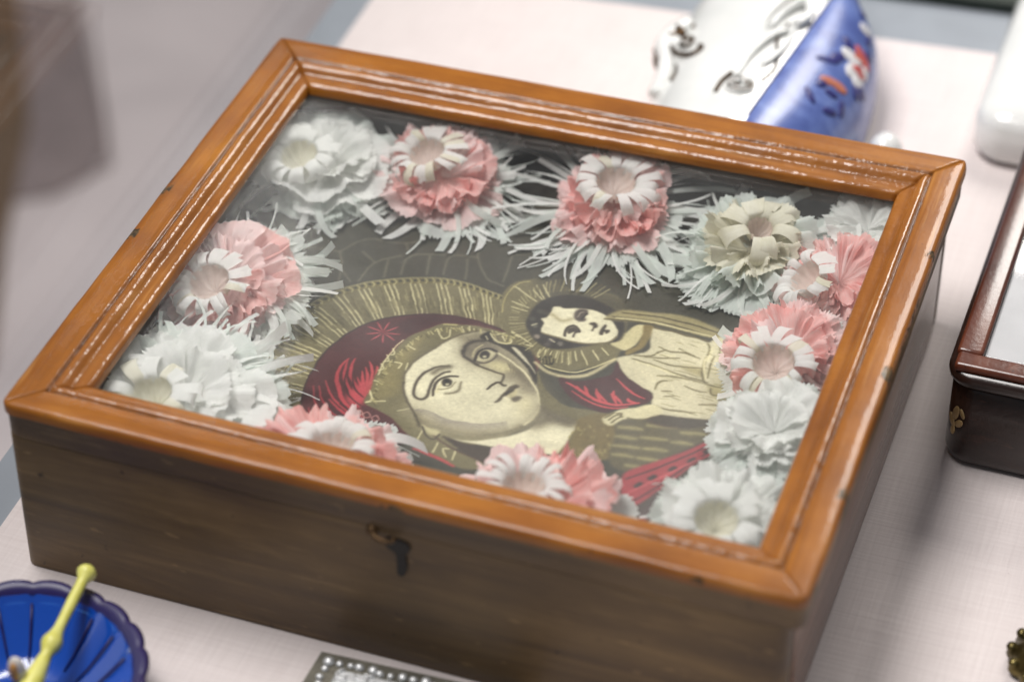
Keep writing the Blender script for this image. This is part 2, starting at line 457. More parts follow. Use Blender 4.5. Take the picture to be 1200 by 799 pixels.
vs, fs = lathe([(0, .003), (.0016, .0028), (.0026, .0015), (.0028, 0)], 14, (.1735, .0008, .0752), (0, -1, 0))
sc = link('screw', vs, fs, M_BRASS); sc.parent = cl

# ================================================================== the printed picture
X0, X1, Y0, Y1, ST = .036, .327, .036, .268, .00047
NX = int((X1-X0)/ST)+1; NY = int((Y1-Y0)/ST)+1
gx = (X0 + np.arange(NX)*ST)*1000; gy = (Y0 + np.arange(NY)*ST)*1000
IMG = np.empty((NY, NX, 3), np.float32)
def hx(s): return np.array(s, np.float32)
rs = np.random.RandomState(3)
IMG[:] = hx((58, 56, 44))
def win(P, m):
    x0 = max(0, int((P[:, 0].min()-m-gx[0])/(ST*1000))); x1 = min(NX, int((P[:, 0].max()+m-gx[0])/(ST*1000))+2)
    y0 = max(0, int((P[:, 1].min()-m-gy[0])/(ST*1000))); y1 = min(NY, int((P[:, 1].max()+m-gy[0])/(ST*1000))+2)
    return x0, x1, y0, y1
def field(n_, amp):
    g_ = rs.randn(n_+3, n_+3).astype(np.float32)
    u_ = np.linspace(0, n_, NX); w_ = np.linspace(0, n_, NY)
    i_ = np.minimum(u_.astype(int), n_); j_ = np.minimum(w_.astype(int), n_); fu = (u_-i_); fw = (w_-j_)
    fu = (fu*fu*(3-2*fu))[None, :]; fw = (fw*fw*(3-2*fw))[:, None]
    A_ = g_[j_][:, i_]; B_ = g_[j_][:, i_+1]; C_ = g_[j_+1][:, i_]; D_ = g_[j_+1][:, i_+1]
    return amp*((A_*(1-fu)+B_*fu)*(1-fw)+(C_*(1-fu)+D_*fu)*fw)
WX, WY = field(50, .15)+field(170, .07), field(50, .15)+field(170, .07)      # unsteady hand of the engraver
def segdist(P, X, Y):
    D = np.full(X.shape, 1e9, np.float32); T = np.zeros(X.shape, np.float32); n = len(P)-1
    for i in range(n):
        a, b = P[i], P[i+1]; d = b-a; l2 = max(float(d@d), 1e-9)
        t_ = np.clip(((X-a[0])*d[0]+(Y-a[1])*d[1])/l2, 0, 1)
        q = np.hypot(X-a[0]-t_*d[0], Y-a[1]-t_*d[1])
        m = q < D; D[m] = q[m]; T[m] = ((i+t_)/n)[m]
    return D, T
def blend(w, a, c):
    x0, x1, y0, y1 = w
    IMG[y0:y1, x0:x1] += a[..., None]*(hx(c)-IMG[y0:y1, x0:x1])
def F(c, fe, flat):
    P = np.array(catmull(np.array(flat, float).reshape(-1, 2), 5, True)); w = win(P, fe*2+1)
    if w[1] <= w[0] or w[3] <= w[2]: return
    X, Y = np.meshgrid(gx[w[0]:w[1]], gy[w[2]:w[3]]); X = (X + WX[w[2]:w[3], w[0]:w[1]]).astype(np.float32); Y = (Y + WY[w[2]:w[3], w[0]:w[1]]).astype(np.float32)
    D, _ = segdist(np.vstack([P, P[:1]]), X, Y)
    ins = np.zeros(X.shape, bool); n = len(P)
    for i in range(n):
        a, b = P[i], P[(i+1) % n]
        if a[1] == b[1]: continue
        ins ^= ((a[1] > Y) != (b[1] > Y)) & (X < (b[0]-a[0])*(Y-a[1])/(b[1]-a[1])+a[0])
    sd = np.where(ins, -D, D)
    blend(w, 1/(1+np.exp(np.clip(sd/(fe*.38), -30, 30))), c)
def S(c, wd, fe, taper, flat):
    P = np.array(catmull(np.array(flat, float).reshape(-1, 2), 4)); w = win(P, wd+fe*2+1)
    if w[1] <= w[0] or w[3] <= w[2]: return
    X, Y = np.meshgrid(gx[w[0]:w[1]], gy[w[2]:w[3]]); X = (X + WX[w[2]:w[3], w[0]:w[1]]).astype(np.float32); Y = (Y + WY[w[2]:w[3], w[0]:w[1]]).astype(np.float32)
    D, T = segdist(P, X, Y)
    hw = wd*.5*(1-taper*np.abs(T*2-1)**1.5)
    blend(w, 1/(1+np.exp(np.clip((D-hw)/(fe*.32), -30, 30))), c)
S((98,95,78),0.9,0.8,0,[59.3,170.1,67.8,181.7,81.8,190.9])
S((98,95,78),0.9,0.8,0,[67.8,181.7,71.6,163.9])
S((98,95,78),0.9,0.8,0,[86.9,172.7,81.8,190.9,76.7,201.4])
S((98,95,78),0.9,0.8,0,[94.1,182.3,96.4,198.8,106.2,208.0])
S((98,95,78),0.9,0.8,0,[96.4,198.8,87.3,205.1])
S((98,95,78),0.9,0.8,0,[111.5,194.1,110.1,209.4,125.3,216.2])
S((98,95,78),0.9,0.8,0,[110.1,209.4,104.8,218.6])
S((98,95,78),0.9,0.8,0,[130.9,200.8,128.9,216.0,141.9,219.1])
S((98,95,78),0.9,0.8,0,[141.9,219.1,151.0,205.7,161.0,202.1])
S((98,95,78),0.9,0.8,0,[141.9,219.1,140.3,230.9,152.5,238.9])
S((98,95,78),0.9,0.8,0,[157.1,225.8,159.9,205.2])
S((98,95,78),0.9,0.8,0,[157.1,225.8,171.9,233.9])
S((98,95,78),0.9,0.8,0,[60.6,156.5,70.7,158.6,77.6,170.8])
S((98,95,78),0.9,0.8,0,[76.7,201.4,60.4,199.4,51.3,188.9])
S((98,95,78),0.9,0.8,0,[76.7,201.4,85.4,215.5,104.8,218.6,115.8,229.8])
S((98,95,78),0.9,0.8,0,[171.9,233.9,170.1,252.4])
S((98,95,78),0.9,0.8,0,[60.7,135.8,68.2,143.9,70.7,158.6])
S((98,95,78),0.9,0.8,0,[90.2,180.9,81.0,190.6])
S((98,95,78),0.9,0.8,0,[104.5,189.5,101.5,202.8])
S((98,95,78),0.9,0.8,0,[123.2,198.1,119.5,212.7])
S((98,95,78),0.9,0.8,0,[141.8,201.0,137.7,216.1])
F((108,101,70),0.5,[88.7,67.3,82.5,85.3,76.8,106.6,74.8,127.2,76.2,146.7,82.0,163.3,92.0,176.6,103.8,185.7,116.6,192.3,130.2,197.0,142.9,197.9,156.8,195.7,168.6,192.8,182.0,185.0,190.4,154.2,162.6,93.1,123.5,67.1])
F((104,96,60),0.5,[91.5,68.3,87.7,79.1,83.5,92.2,80.2,105.5,78.4,118.7,78.2,131.4,79.3,143.4,82.2,154.1,86.9,163.7,93.2,171.9,100.2,178.4,107.9,183.5,116.1,187.7,124.7,191.2,133.4,193.6,141.7,194.3,150.4,193.6,158.9,192.0,166.3,190.6,174.7,186.9,182.7,182.1,182.0,185.0,173.7,190.1,165.0,194.0,157.4,195.5,148.5,197.3,139.7,198.0,131.5,197.3,122.7,194.7,114.0,191.1,105.6,186.8,97.7,181.5,90.3,174.8,83.7,166.2,78.8,156.2,75.9,144.9,74.8,132.2,75.2,119.1,77.0,105.6,80.7,91.5,84.9,78.1,88.7,67.3])
S((220,212,164),0.62,0.45,0.35,[100.6,96.5,92.4,95.1,83.6,92.8])
S((220,212,164),0.75,0.45,0.35,[100.1,98.8,91.7,98.0,82.7,96.4])
S((220,212,164),0.62,0.45,0.35,[99.6,101.1,91.0,101.0,81.5,99.9])
S((220,212,164),0.62,0.45,0.35,[98.7,107.4,89.7,108.5,79.9,108.7])
S((220,212,164),0.75,0.45,0.35,[98.3,110.4,89.2,111.8,79.5,112.2])
S((220,212,164),0.62,0.45,0.35,[97.9,113.6,88.8,115.1,78.8,115.8])
S((220,212,164),0.62,0.45,0.35,[97.3,121.2,88.3,123.1,77.8,124.5])
S((220,212,164),0.75,0.45,0.35,[97.3,123.9,88.3,126.2,77.8,127.9])
S((220,212,164),0.62,0.45,0.35,[97.6,126.4,88.5,129.0,77.9,131.2])
S((220,212,164),0.62,0.45,0.35,[98.7,131.7,89.4,135.5,79.0,139.1])
S((220,212,164),0.75,0.45,0.35,[99.3,133.7,90.0,138.1,79.1,142.4])
S((220,212,164),0.62,0.45,0.35,[99.9,135.8,90.6,140.6,79.9,145.3])
S((220,212,164),0.62,0.45,0.35,[101.5,140.7,92.3,146.6,82.0,152.3])
S((220,212,164),0.75,0.45,0.35,[102.2,142.7,93.2,148.9,83.0,155.0])
S((220,212,164),0.62,0.45,0.35,[103.0,144.6,94.2,151.1,84.1,157.7])
S((220,212,164),0.62,0.45,0.35,[106.0,149.9,97.8,157.4,87.6,165.7])
S((220,212,164),0.75,0.45,0.35,[107.2,151.6,99.2,159.4,89.4,167.9])
S((220,212,164),0.62,0.45,0.35,[108.4,153.2,100.7,161.2,91.1,170.1])
S((220,212,164),0.62,0.45,0.35,[112.4,157.6,105.4,166.3,96.7,175.9])
S((220,212,164),0.75,0.45,0.35,[113.8,159.0,107.1,167.7,99.1,177.0])
S((220,212,164),0.62,0.45,0.35,[115.3,160.2,108.8,169.1,101.0,178.7])
S((220,212,164),0.62,0.45,0.35,[120.1,163.7,114.3,172.9,107.0,183.1])
S((220,212,164),0.75,0.45,0.35,[121.9,164.7,116.3,174.0,109.0,184.5])
S((220,212,164),0.62,0.45,0.35,[123.8,165.7,118.3,175.0,111.1,185.7])
S((220,212,164),0.62,0.45,0.35,[129.8,168.3,124.7,177.9,117.9,188.9])
S((220,212,164),0.75,0.45,0.35,[131.9,169.1,126.9,178.8,120.6,189.1])
S((220,212,164),0.62,0.45,0.35,[134.1,169.9,129.2,179.6,122.7,190.6])
S((220,212,164),0.62,0.45,0.35,[141.0,171.9,136.2,181.8,129.8,193.0])
S((220,212,164),0.75,0.45,0.35,[143.3,172.4,138.5,182.3,132.2,193.4])
S((220,212,164),0.62,0.45,0.35,[145.6,172.7,140.8,182.6,134.7,193.5])
S((220,212,164),0.62,0.45,0.35,[152.6,173.0,147.7,182.9,141.2,194.3])
S((220,212,164),0.75,0.45,0.35,[154.9,172.9,149.9,182.9,143.7,193.9])
S((220,212,164),0.62,0.45,0.35,[157.0,172.9,152.1,182.8,145.5,194.6])
S((220,212,164),0.62,0.45,0.35,[162.8,172.4,158.5,182.1,152.7,193.6])
S((220,212,164),0.75,0.45,0.35,[164.7,172.2,160.6,181.7,155.3,192.8])
S((220,212,164),0.62,0.45,0.35,[166.4,171.9,162.6,181.4,157.7,192.1])
S((220,212,164),0.62,0.45,0.35,[171.5,171.0,168.1,180.4,163.5,191.6])
S((220,212,164),0.75,0.45,0.35,[173.1,170.6,169.9,179.9,165.6,190.8])
S((220,212,164),0.62,0.45,0.35,[174.7,170.2,171.6,179.4,167.5,190.5])
S((46,44,32),1.5,0.5,0,[81.7,91.8,81.9,91.8])
S((170,162,112),0.55,0.45,0,[80.0,93.7,81.2,94.9,82.7,93.7])
S((46,44,32),1.5,0.5,0,[80.1,97.1,80.3,97.2])
S((170,162,112),0.55,0.45,0,[78.4,99.3,79.8,100.2,81.2,99.0])
S((46,44,32),1.5,0.5,0,[78.7,102.6,78.9,102.6])
S((170,162,112),0.55,0.45,0,[77.1,104.8,78.6,105.6,80.0,104.2])
S((46,44,32),1.5,0.5,0,[77.7,107.9,77.9,107.9])
S((170,162,112),0.55,0.45,0,[76.2,110.1,77.7,110.8,79.0,109.4])
S((46,44,32),1.5,0.5,0,[76.9,113.1,77.1,113.2])
S((170,162,112),0.55,0.45,0,[75.5,115.4,77.1,116.0,78.4,114.6])
S((46,44,32),1.5,0.5,0,[76.4,118.3,76.6,118.4])
S((170,162,112),0.55,0.45,0,[75.1,120.6,76.7,121.2,77.9,119.8])
S((46,44,32),1.5,0.5,0,[76.1,123.5,76.3,123.6])
S((170,162,112),0.55,0.45,0,[74.9,125.8,76.5,126.3,77.7,124.8])
S((46,44,32),1.5,0.5,0,[76.0,128.6,76.2,128.6])
S((170,162,112),0.55,0.45,0,[74.8,130.9,76.5,131.3,77.6,129.8])
S((46,44,32),1.5,0.5,0,[76.1,133.6,76.3,133.6])
S((170,162,112),0.55,0.45,0,[75.0,135.9,76.7,136.2,77.8,134.6])
S((46,44,32),1.5,0.5,0,[76.4,138.5,76.6,138.5])
S((170,162,112),0.55,0.45,0,[75.3,140.9,77.1,141.0,78.2,139.4])
S((46,44,32),1.5,0.5,0,[76.9,143.3,77.1,143.3])
S((170,162,112),0.55,0.45,0,[76.0,145.7,77.9,145.6,78.9,143.9])
S((46,44,32),1.5,0.5,0,[77.8,147.8,78.0,147.9])
S((170,162,112),0.55,0.45,0,[77.0,150.2,78.9,150.0,79.8,148.3])
S((46,44,32),1.5,0.5,0,[78.9,152.1,79.1,152.2])
S((170,162,112),0.55,0.45,0,[78.3,154.6,80.2,154.2,81.1,152.5])
S((46,44,32),1.5,0.5,0,[80.4,156.3,80.6,156.4])
S((170,162,112),0.55,0.45,0,[79.9,158.7,81.8,158.3,82.6,156.5])
S((46,44,32),1.5,0.5,0,[82.1,160.3,82.3,160.3])
S((170,162,112),0.55,0.45,0,[81.7,162.7,83.6,162.1,84.3,160.3])
S((46,44,32),1.5,0.5,0,[84.1,164.0,84.3,164.1])
S((170,162,112),0.55,0.45,0,[83.8,166.4,85.8,165.7,86.3,163.9])
S((46,44,32),1.5,0.5,0,[86.4,167.6,86.6,167.7])
S((170,162,112),0.55,0.45,0,[86.3,170.0,88.2,169.1,88.7,167.3])
S((46,44,32),1.5,0.5,0,[88.9,171.0,89.1,171.0])
S((170,162,112),0.55,0.45,0,[89.0,173.3,90.8,172.3,91.2,170.5])
S((46,44,32),1.5,0.5,0,[91.6,174.1,91.8,174.1])
S((170,162,112),0.55,0.45,0,[91.7,176.3,93.6,175.3,93.9,173.5])
S((46,44,32),1.5,0.5,0,[94.4,176.9,94.6,176.9])
S((170,162,112),0.55,0.45,0,[94.6,179.0,96.3,177.9,96.6,176.1])
S((46,44,32),1.5,0.5,0,[97.2,179.4,97.4,179.4])
S((170,162,112),0.55,0.45,0,[97.5,181.4,99.3,180.2,99.4,178.5])
S((46,44,32),1.5,0.5,0,[100.2,181.6,100.4,181.6])
S((170,162,112),0.55,0.45,0,[100.6,183.6,102.3,182.3,102.4,180.6])
S((46,44,32),1.5,0.5,0,[103.3,183.6,103.5,183.7])
S((170,162,112),0.55,0.45,0,[103.7,185.6,105.3,184.3,105.4,182.6])
S((46,44,32),1.5,0.5,0,[106.4,185.6,106.6,185.6])
S((170,162,112),0.55,0.45,0,[106.9,187.5,108.5,186.1,108.5,184.5])
S((46,44,32),1.5,0.5,0,[109.6,187.4,109.8,187.4])
S((170,162,112),0.55,0.45,0,[110.1,189.2,111.7,187.8,111.6,186.2])
S((46,44,32),1.5,0.5,0,[112.8,189.0,113.0,189.1])
S((170,162,112),0.55,0.45,0,[113.4,190.8,115.0,189.4,114.9,187.8])
S((46,44,32),1.5,0.5,0,[116.1,190.5,116.3,190.6])
S((170,162,112),0.55,0.45,0,[116.8,192.3,118.3,190.8,118.2,189.2])
S((46,44,32),1.5,0.5,0,[119.5,191.9,119.7,192.0])
S((170,162,112),0.55,0.45,0,[120.2,193.7,121.7,192.2,121.5,190.6])
S((46,44,32),1.5,0.5,0,[122.9,193.3,123.1,193.4])
S((170,162,112),0.55,0.45,0,[123.7,195.1,125.2,193.5,125.0,191.9])
S((46,44,32),1.5,0.5,0,[126.4,194.5,126.6,194.6])
S((170,162,112),0.55,0.45,0,[127.1,196.2,128.6,194.6,128.5,193.0])
S((46,44,32),1.5,0.5,0,[129.9,195.5,130.0,195.5])
S((170,162,112),0.55,0.45,0,[130.5,197.1,132.0,195.4,131.9,193.9])
S((46,44,32),1.5,0.5,0,[133.2,196.1,133.4,196.2])
S((170,162,112),0.55,0.45,0,[133.8,197.6,135.3,195.9,135.1,194.5])
S((46,44,32),1.5,0.5,0,[136.4,196.5,136.6,196.6])
S((170,162,112),0.55,0.45,0,[137.0,197.9,138.5,196.1,138.4,194.8])
S((46,44,32),1.5,0.5,0,[139.6,196.7,139.8,196.7])
S((170,162,112),0.55,0.45,0,[140.2,198.0,141.7,196.1,141.6,194.8])
S((46,44,32),1.5,0.5,0,[142.9,196.6,143.1,196.7])
S((170,162,112),0.55,0.45,0,[143.5,197.9,145.0,196.0,144.9,194.7])
S((46,44,32),1.5,0.5,0,[146.3,196.4,146.5,196.4])
S((170,162,112),0.55,0.45,0,[147.0,197.5,148.5,195.6,148.3,194.4])
S((46,44,32),1.5,0.5,0,[149.8,195.9,150.0,195.9])
S((170,162,112),0.55,0.45,0,[150.7,196.9,152.1,195.0,151.8,193.9])
S((46,44,32),1.5,0.5,0,[153.4,195.2,153.6,195.3])
S((170,162,112),0.55,0.45,0,[154.2,196.2,155.5,194.3,155.3,193.2])
S((46,44,32),1.5,0.5,0,[156.8,194.5,157.0,194.6])
S((170,162,112),0.55,0.45,0,[157.5,195.5,158.8,193.7,158.5,192.6])
S((46,44,32),1.5,0.5,0,[159.9,193.9,160.1,194.0])
S((170,162,112),0.55,0.45,0,[160.6,195.0,161.7,193.1,161.5,192.0])
S((46,44,32),1.5,0.5,0,[162.8,193.4,163.0,193.5])
S((170,162,112),0.55,0.45,0,[163.5,194.4,164.6,192.6,164.3,191.5])
S((46,44,32),1.5,0.5,0,[165.7,192.7,165.8,192.8])
S((170,162,112),0.55,0.45,0,[166.4,193.6,167.5,191.7,167.2,190.7])
S((46,44,32),1.5,0.5,0,[168.7,191.7,168.9,191.8])
S((170,162,112),0.55,0.45,0,[169.6,192.3,170.7,190.4,170.2,189.6])
S((46,44,32),1.5,0.5,0,[172.2,190.0,172.4,190.1])
S((170,162,112),0.55,0.45,0,[173.4,190.3,174.5,188.3,173.9,187.7])
S((150,142,100),0.6,0.45,0,[81.6,86.9,78.2,98.5,75.7,110.1,74.6,121.4,74.4,132.3,75.1,143.0,77.1,152.8,80.6,161.7,85.3,169.6,91.1,176.5,97.3,182.0,104.0,186.4,110.9,190.3,118.0,193.5,125.4,196.3,132.6,198.0,139.4,198.5,146.7,198.0,154.4,196.6,161.1,195.3,167.4,193.7,175.3,189.5])
S((126,118,82),0.45,0.45,0,[96.5,91.5,92.4,90.1])
S((84,77,50),0.45,0.45,0,[99.5,92.8,96.0,91.6])
S((150,142,102),0.45,0.45,0,[96.7,92.2,89.7,90.0])
S((84,77,50),0.45,0.45,0,[99.2,94.6,93.7,93.1])
S((126,118,82),0.45,0.45,0,[98.5,94.9,93.3,93.4])
S((92,85,56),0.45,0.45,0,[96.3,94.8,91.2,93.5])
S((92,85,56),0.45,0.45,0,[99.0,97.1,96.6,96.6])
S((84,77,50),0.45,0.45,0,[94.5,96.1,87.9,94.7])
S((84,77,50),0.45,0.45,0,[98.1,97.7,93.6,96.9])
S((126,118,82),0.45,0.45,0,[98.8,98.6,91.6,97.4])
S((126,118,82),0.45,0.45,0,[90.2,98.5,87.9,98.2])
S((84,77,50),0.45,0.45,0,[97.9,99.8,92.3,99.1])
S((92,85,56),0.45,0.45,0,[97.4,100.5,92.8,100.0])
S((84,77,50),0.45,0.45,0,[93.3,100.8,90.2,100.5])
S((126,118,82),0.45,0.45,0,[94.5,101.8,90.3,101.5])
S((92,85,56),0.45,0.45,0,[93.1,103.3,88.4,103.2])
S((84,77,50),0.45,0.45,0,[96.7,103.5,94.1,103.4])
S((84,77,50),0.45,0.45,0,[92.6,104.6,84.9,104.6])
S((84,77,50),0.45,0.45,0,[92.6,105.2,88.5,105.2])
S((150,142,102),0.45,0.45,0,[93.1,105.5,86.5,105.6])
S((150,142,102),0.45,0.45,0,[96.3,106.9,92.8,107.0])
S((92,85,56),0.45,0.45,0,[97.9,107.4,93.2,107.6])
S((92,85,56),0.45,0.45,0,[93.7,108.7,90.1,108.9])
S((92,85,56),0.45,0.45,0,[95.5,108.7,91.8,108.9])
S((126,118,82),0.45,0.45,0,[93.5,110.7,89.7,111.0])
S((150,142,102),0.45,0.45,0,[88.2,111.0,82.7,111.3])
S((84,77,50),0.45,0.45,0,[90.8,113.0,83.5,113.7])
S((92,85,56),0.45,0.45,0,[96.6,112.8,93.1,113.1])
S((126,118,82),0.45,0.45,0,[90.6,114.0,83.7,114.6])
S((126,118,82),0.45,0.45,0,[91.8,115.5,85.7,116.1])
S((126,118,82),0.45,0.45,0,[93.2,115.6,88.0,116.1])
S((92,85,56),0.45,0.45,0,[90.2,117.8,87.6,118.1])
S((92,85,56),0.45,0.45,0,[94.2,118.0,87.0,118.8])
S((150,142,102),0.45,0.45,0,[92.2,119.0,87.2,119.6])
S((92,85,56),0.45,0.45,0,[94.6,119.9,92.3,120.2])
S((150,142,102),0.45,0.45,0,[87.9,120.4,84.9,120.8])
S((92,85,56),0.45,0.45,0,[91.1,122.1,83.8,123.1])
S((150,142,102),0.45,0.45,0,[90.6,122.0,83.5,123.0])
S((84,77,50),0.45,0.45,0,[92.3,123.6,89.5,124.1])
S((92,85,56),0.45,0.45,0,[87.9,124.6,82.0,125.6])
S((84,77,50),0.45,0.45,0,[96.0,123.5,88.6,124.7])
S((150,142,102),0.45,0.45,0,[93.3,125.1,90.5,125.6])
S((92,85,56),0.45,0.45,0,[88.7,126.8,84.6,127.7])
S((84,77,50),0.45,0.45,0,[88.1,128.3,83.4,129.3])
S((150,142,102),0.45,0.45,0,[90.6,127.7,83.0,129.4])
S((92,85,56),0.45,0.45,0,[89.7,129.1,84.8,130.3])
S((84,77,50),0.45,0.45,0,[87.5,130.7,82.3,132.1])
S((92,85,56),0.45,0.45,0,[95.7,129.4,88.2,131.5])
S((126,118,82),0.45,0.45,0,[94.2,130.5,86.7,132.7])
S((84,77,50),0.45,0.45,0,[88.1,132.9,81.4,134.9])
S((150,142,102),0.45,0.45,0,[96.6,131.0,93.6,132.0])
S((126,118,82),0.45,0.45,0,[92.4,133.0,87.6,134.6])
S((84,77,50),0.45,0.45,0,[89.9,134.4,81.5,137.3])
S((150,142,102),0.45,0.45,0,[91.8,134.9,87.5,136.4])
S((150,142,102),0.45,0.45,0,[92.4,135.5,84.3,138.6])
S((126,118,82),0.45,0.45,0,[93.9,135.4,90.6,136.7])
S((92,85,56),0.45,0.45,0,[95.3,136.0,90.2,138.1])
S((126,118,82),0.45,0.45,0,[92.3,137.7,88.1,139.4])
S((84,77,50),0.45,0.45,0,[90.4,138.6,83.9,141.5])
S((126,118,82),0.45,0.45,0,[92.2,138.5,84.2,142.0])
S((84,77,50),0.45,0.45,0,[96.0,138.2,91.8,140.2])
S((84,77,50),0.45,0.45,0,[94.0,139.8,87.0,143.2])
S((92,85,56),0.45,0.45,0,[91.2,142.2,82.9,146.3])
S((84,77,50),0.45,0.45,0,[89.2,143.2,82.7,146.4])
S((150,142,102),0.45,0.45,0,[89.8,144.5,86.6,146.1])
S((126,118,82),0.45,0.45,0,[92.4,143.8,86.2,147.1])
S((92,85,56),0.45,0.45,0,[93.3,144.3,85.5,148.5])
S((92,85,56),0.45,0.45,0,[93.4,145.1,89.1,147.5])
S((150,142,102),0.45,0.45,0,[95.3,144.5,89.8,147.8])
S((126,118,82),0.45,0.45,0,[97.1,144.5,92.3,147.3])
S((92,85,56),0.45,0.45,0,[97.0,144.6,94.5,146.0])
S((126,118,82),0.45,0.45,0,[96.9,146.1,91.2,149.6])
S((84,77,50),0.45,0.45,0,[97.7,145.7,95.2,147.3])
S((126,118,82),0.45,0.45,0,[91.9,150.3,85.8,154.2])
S((126,118,82),0.45,0.45,0,[99.1,146.6,96.2,148.4])
S((84,77,50),0.45,0.45,0,[95.9,149.3,90.7,152.7])
S((84,77,50),0.45,0.45,0,[100.2,146.8,96.1,149.5])
S((126,118,82),0.45,0.45,0,[94.7,151.3,88.4,155.6])
S((92,85,56),0.45,0.45,0,[100.6,147.8,94.0,152.5])
S((84,77,50),0.45,0.45,0,[100.2,148.9,97.2,151.0])
S((92,85,56),0.45,0.45,0,[97.5,152.7,91.8,157.0])
S((84,77,50),0.45,0.45,0,[97.6,153.2,90.0,159.0])
S((92,85,56),0.45,0.45,0,[97.5,153.9,91.2,158.8])
S((150,142,102),0.45,0.45,0,[103.2,150.2,96.3,155.7])
S((126,118,82),0.45,0.45,0,[101.3,152.5,98.2,155.0])
S((150,142,102),0.45,0.45,0,[100.1,154.3,96.2,157.5])
S((84,77,50),0.45,0.45,0,[101.8,153.5,97.3,157.2])
S((92,85,56),0.45,0.45,0,[99.3,156.4,95.5,159.6])
S((84,77,50),0.45,0.45,0,[105.0,152.1,99.6,156.7])
S((92,85,56),0.45,0.45,0,[101.2,156.4,96.5,160.5])
S((150,142,102),0.45,0.45,0,[103.0,156.5,97.0,162.0])
S((92,85,56),0.45,0.45,0,[105.7,154.2,100.8,158.7])
S((126,118,82),0.45,0.45,0,[101.7,158.4,94.8,164.8])
S((84,77,50),0.45,0.45,0,[100.7,161.4,96.5,165.5])
S((126,118,82),0.45,0.45,0,[106.7,156.3,101.8,161.2])
S((84,77,50),0.45,0.45,0,[104.7,159.1,98.4,165.4])
S((84,77,50),0.45,0.45,0,[101.4,163.5,94.9,170.1])
S((126,118,82),0.45,0.45,0,[105.0,160.4,98.0,167.5])
S((92,85,56),0.45,0.45,0,[108.7,157.9,106.5,160.1])
S((92,85,56),0.45,0.45,0,[104.1,162.3,100.5,166.1])
S((84,77,50),0.45,0.45,0,[109.9,158.0,103.2,165.2])
S((84,77,50),0.45,0.45,0,[108.9,159.0,105.7,162.5])
S((92,85,56),0.45,0.45,0,[103.5,167.1,101.5,169.3])
S((126,118,82),0.45,0.45,0,[109.6,160.2,104.2,166.2])
S((150,142,102),0.45,0.45,0,[110.0,161.4,106.4,165.6])
S((126,118,82),0.45,0.45,0,[109.0,162.4,102.5,169.8])
S((150,142,102),0.45,0.45,0,[110.9,161.9,108.1,165.2])
S((150,142,102),0.45,0.45,0,[111.7,161.5,107.7,166.2])
S((150,142,102),0.45,0.45,0,[112.0,162.8,106.8,169.1])
S((92,85,56),0.45,0.45,0,[107.3,169.6,103.6,174.1])
S((126,118,82),0.45,0.45,0,[110.6,165.5,108.7,167.8])
S((126,118,82),0.45,0.45,0,[110.0,167.7,105.4,173.5])
S((84,77,50),0.45,0.45,0,[107.6,170.9,105.1,174.0])
S((92,85,56),0.45,0.45,0,[109.0,171.1,106.2,174.8])
S((126,118,82),0.45,0.45,0,[113.1,167.2,110.9,170.0])
S((84,77,50),0.45,0.45,0,[112.3,167.7,109.7,171.1])
S((126,118,82),0.45,0.45,0,[110.9,171.0,108.8,173.9])
S((84,77,50),0.45,0.45,0,[113.6,168.6,109.1,174.6])
S((84,77,50),0.45,0.45,0,[111.2,173.5,105.8,180.9])
S((126,118,82),0.45,0.45,0,[113.2,171.9,108.8,178.1])
S((126,118,82),0.45,0.45,0,[116.7,167.0,113.7,171.1])
S((84,77,50),0.45,0.45,0,[119.1,166.1,114.5,172.7])
S((84,77,50),0.45,0.45,0,[114.0,174.6,109.6,180.9])
S((150,142,102),0.45,0.45,0,[119.2,167.6,114.0,175.2])
S((150,142,102),0.45,0.45,0,[119.7,167.0,117.6,170.0])
S((150,142,102),0.45,0.45,0,[118.6,170.6,115.7,174.8])
S((84,77,50),0.45,0.45,0,[116.8,174.5,112.3,181.3])
S((126,118,82),0.45,0.45,0,[120.3,169.5,117.6,173.6])
S((126,118,82),0.45,0.45,0,[122.3,168.2,118.4,174.2])
S((92,85,56),0.45,0.45,0,[120.3,172.0,118.4,175.0])
S((92,85,56),0.45,0.45,0,[122.0,170.2,116.8,178.4])
S((126,118,82),0.45,0.45,0,[124.0,168.0,121.4,172.1])
S((126,118,82),0.45,0.45,0,[122.8,172.7,121.2,175.3])
S((150,142,102),0.45,0.45,0,[121.3,176.2,119.2,179.5])
S((92,85,56),0.45,0.45,0,[124.7,171.5,123.2,173.9])
S((150,142,102),0.45,0.45,0,[122.5,175.9,117.6,183.9])
S((84,77,50),0.45,0.45,0,[125.6,171.6,122.0,177.6])
S((84,77,50),0.45,0.45,0,[125.9,173.8,120.9,182.1])
S((84,77,50),0.45,0.45,0,[124.9,175.2,121.3,181.2])
S((92,85,56),0.45,0.45,0,[129.9,169.2,126.9,174.2])
S((92,85,56),0.45,0.45,0,[129.7,170.6,126.1,176.7])
S((92,85,56),0.45,0.45,0,[128.9,172.7,125.2,179.0])
S((126,118,82),0.45,0.45,0,[125.9,179.8,121.5,187.4])
S((92,85,56),0.45,0.45,0,[129.9,173.4,126.5,179.1])
S((150,142,102),0.45,0.45,0,[127.2,179.4,125.1,183.1])
S((92,85,56),0.45,0.45,0,[133.3,171.2,129.7,177.4])
S((84,77,50),0.45,0.45,0,[133.7,172.2,129.8,179.0])
S((84,77,50),0.45,0.45,0,[132.6,174.5,127.9,182.8])
S((126,118,82),0.45,0.45,0,[131.9,177.7,128.6,183.5])
S((126,118,82),0.45,0.45,0,[134.3,174.4,129.9,182.3])
S((84,77,50),0.45,0.45,0,[133.4,176.4,131.1,180.7])
S((84,77,50),0.45,0.45,0,[135.9,174.8,133.1,179.9])
S((126,118,82),0.45,0.45,0,[134.1,178.4,129.5,186.6])
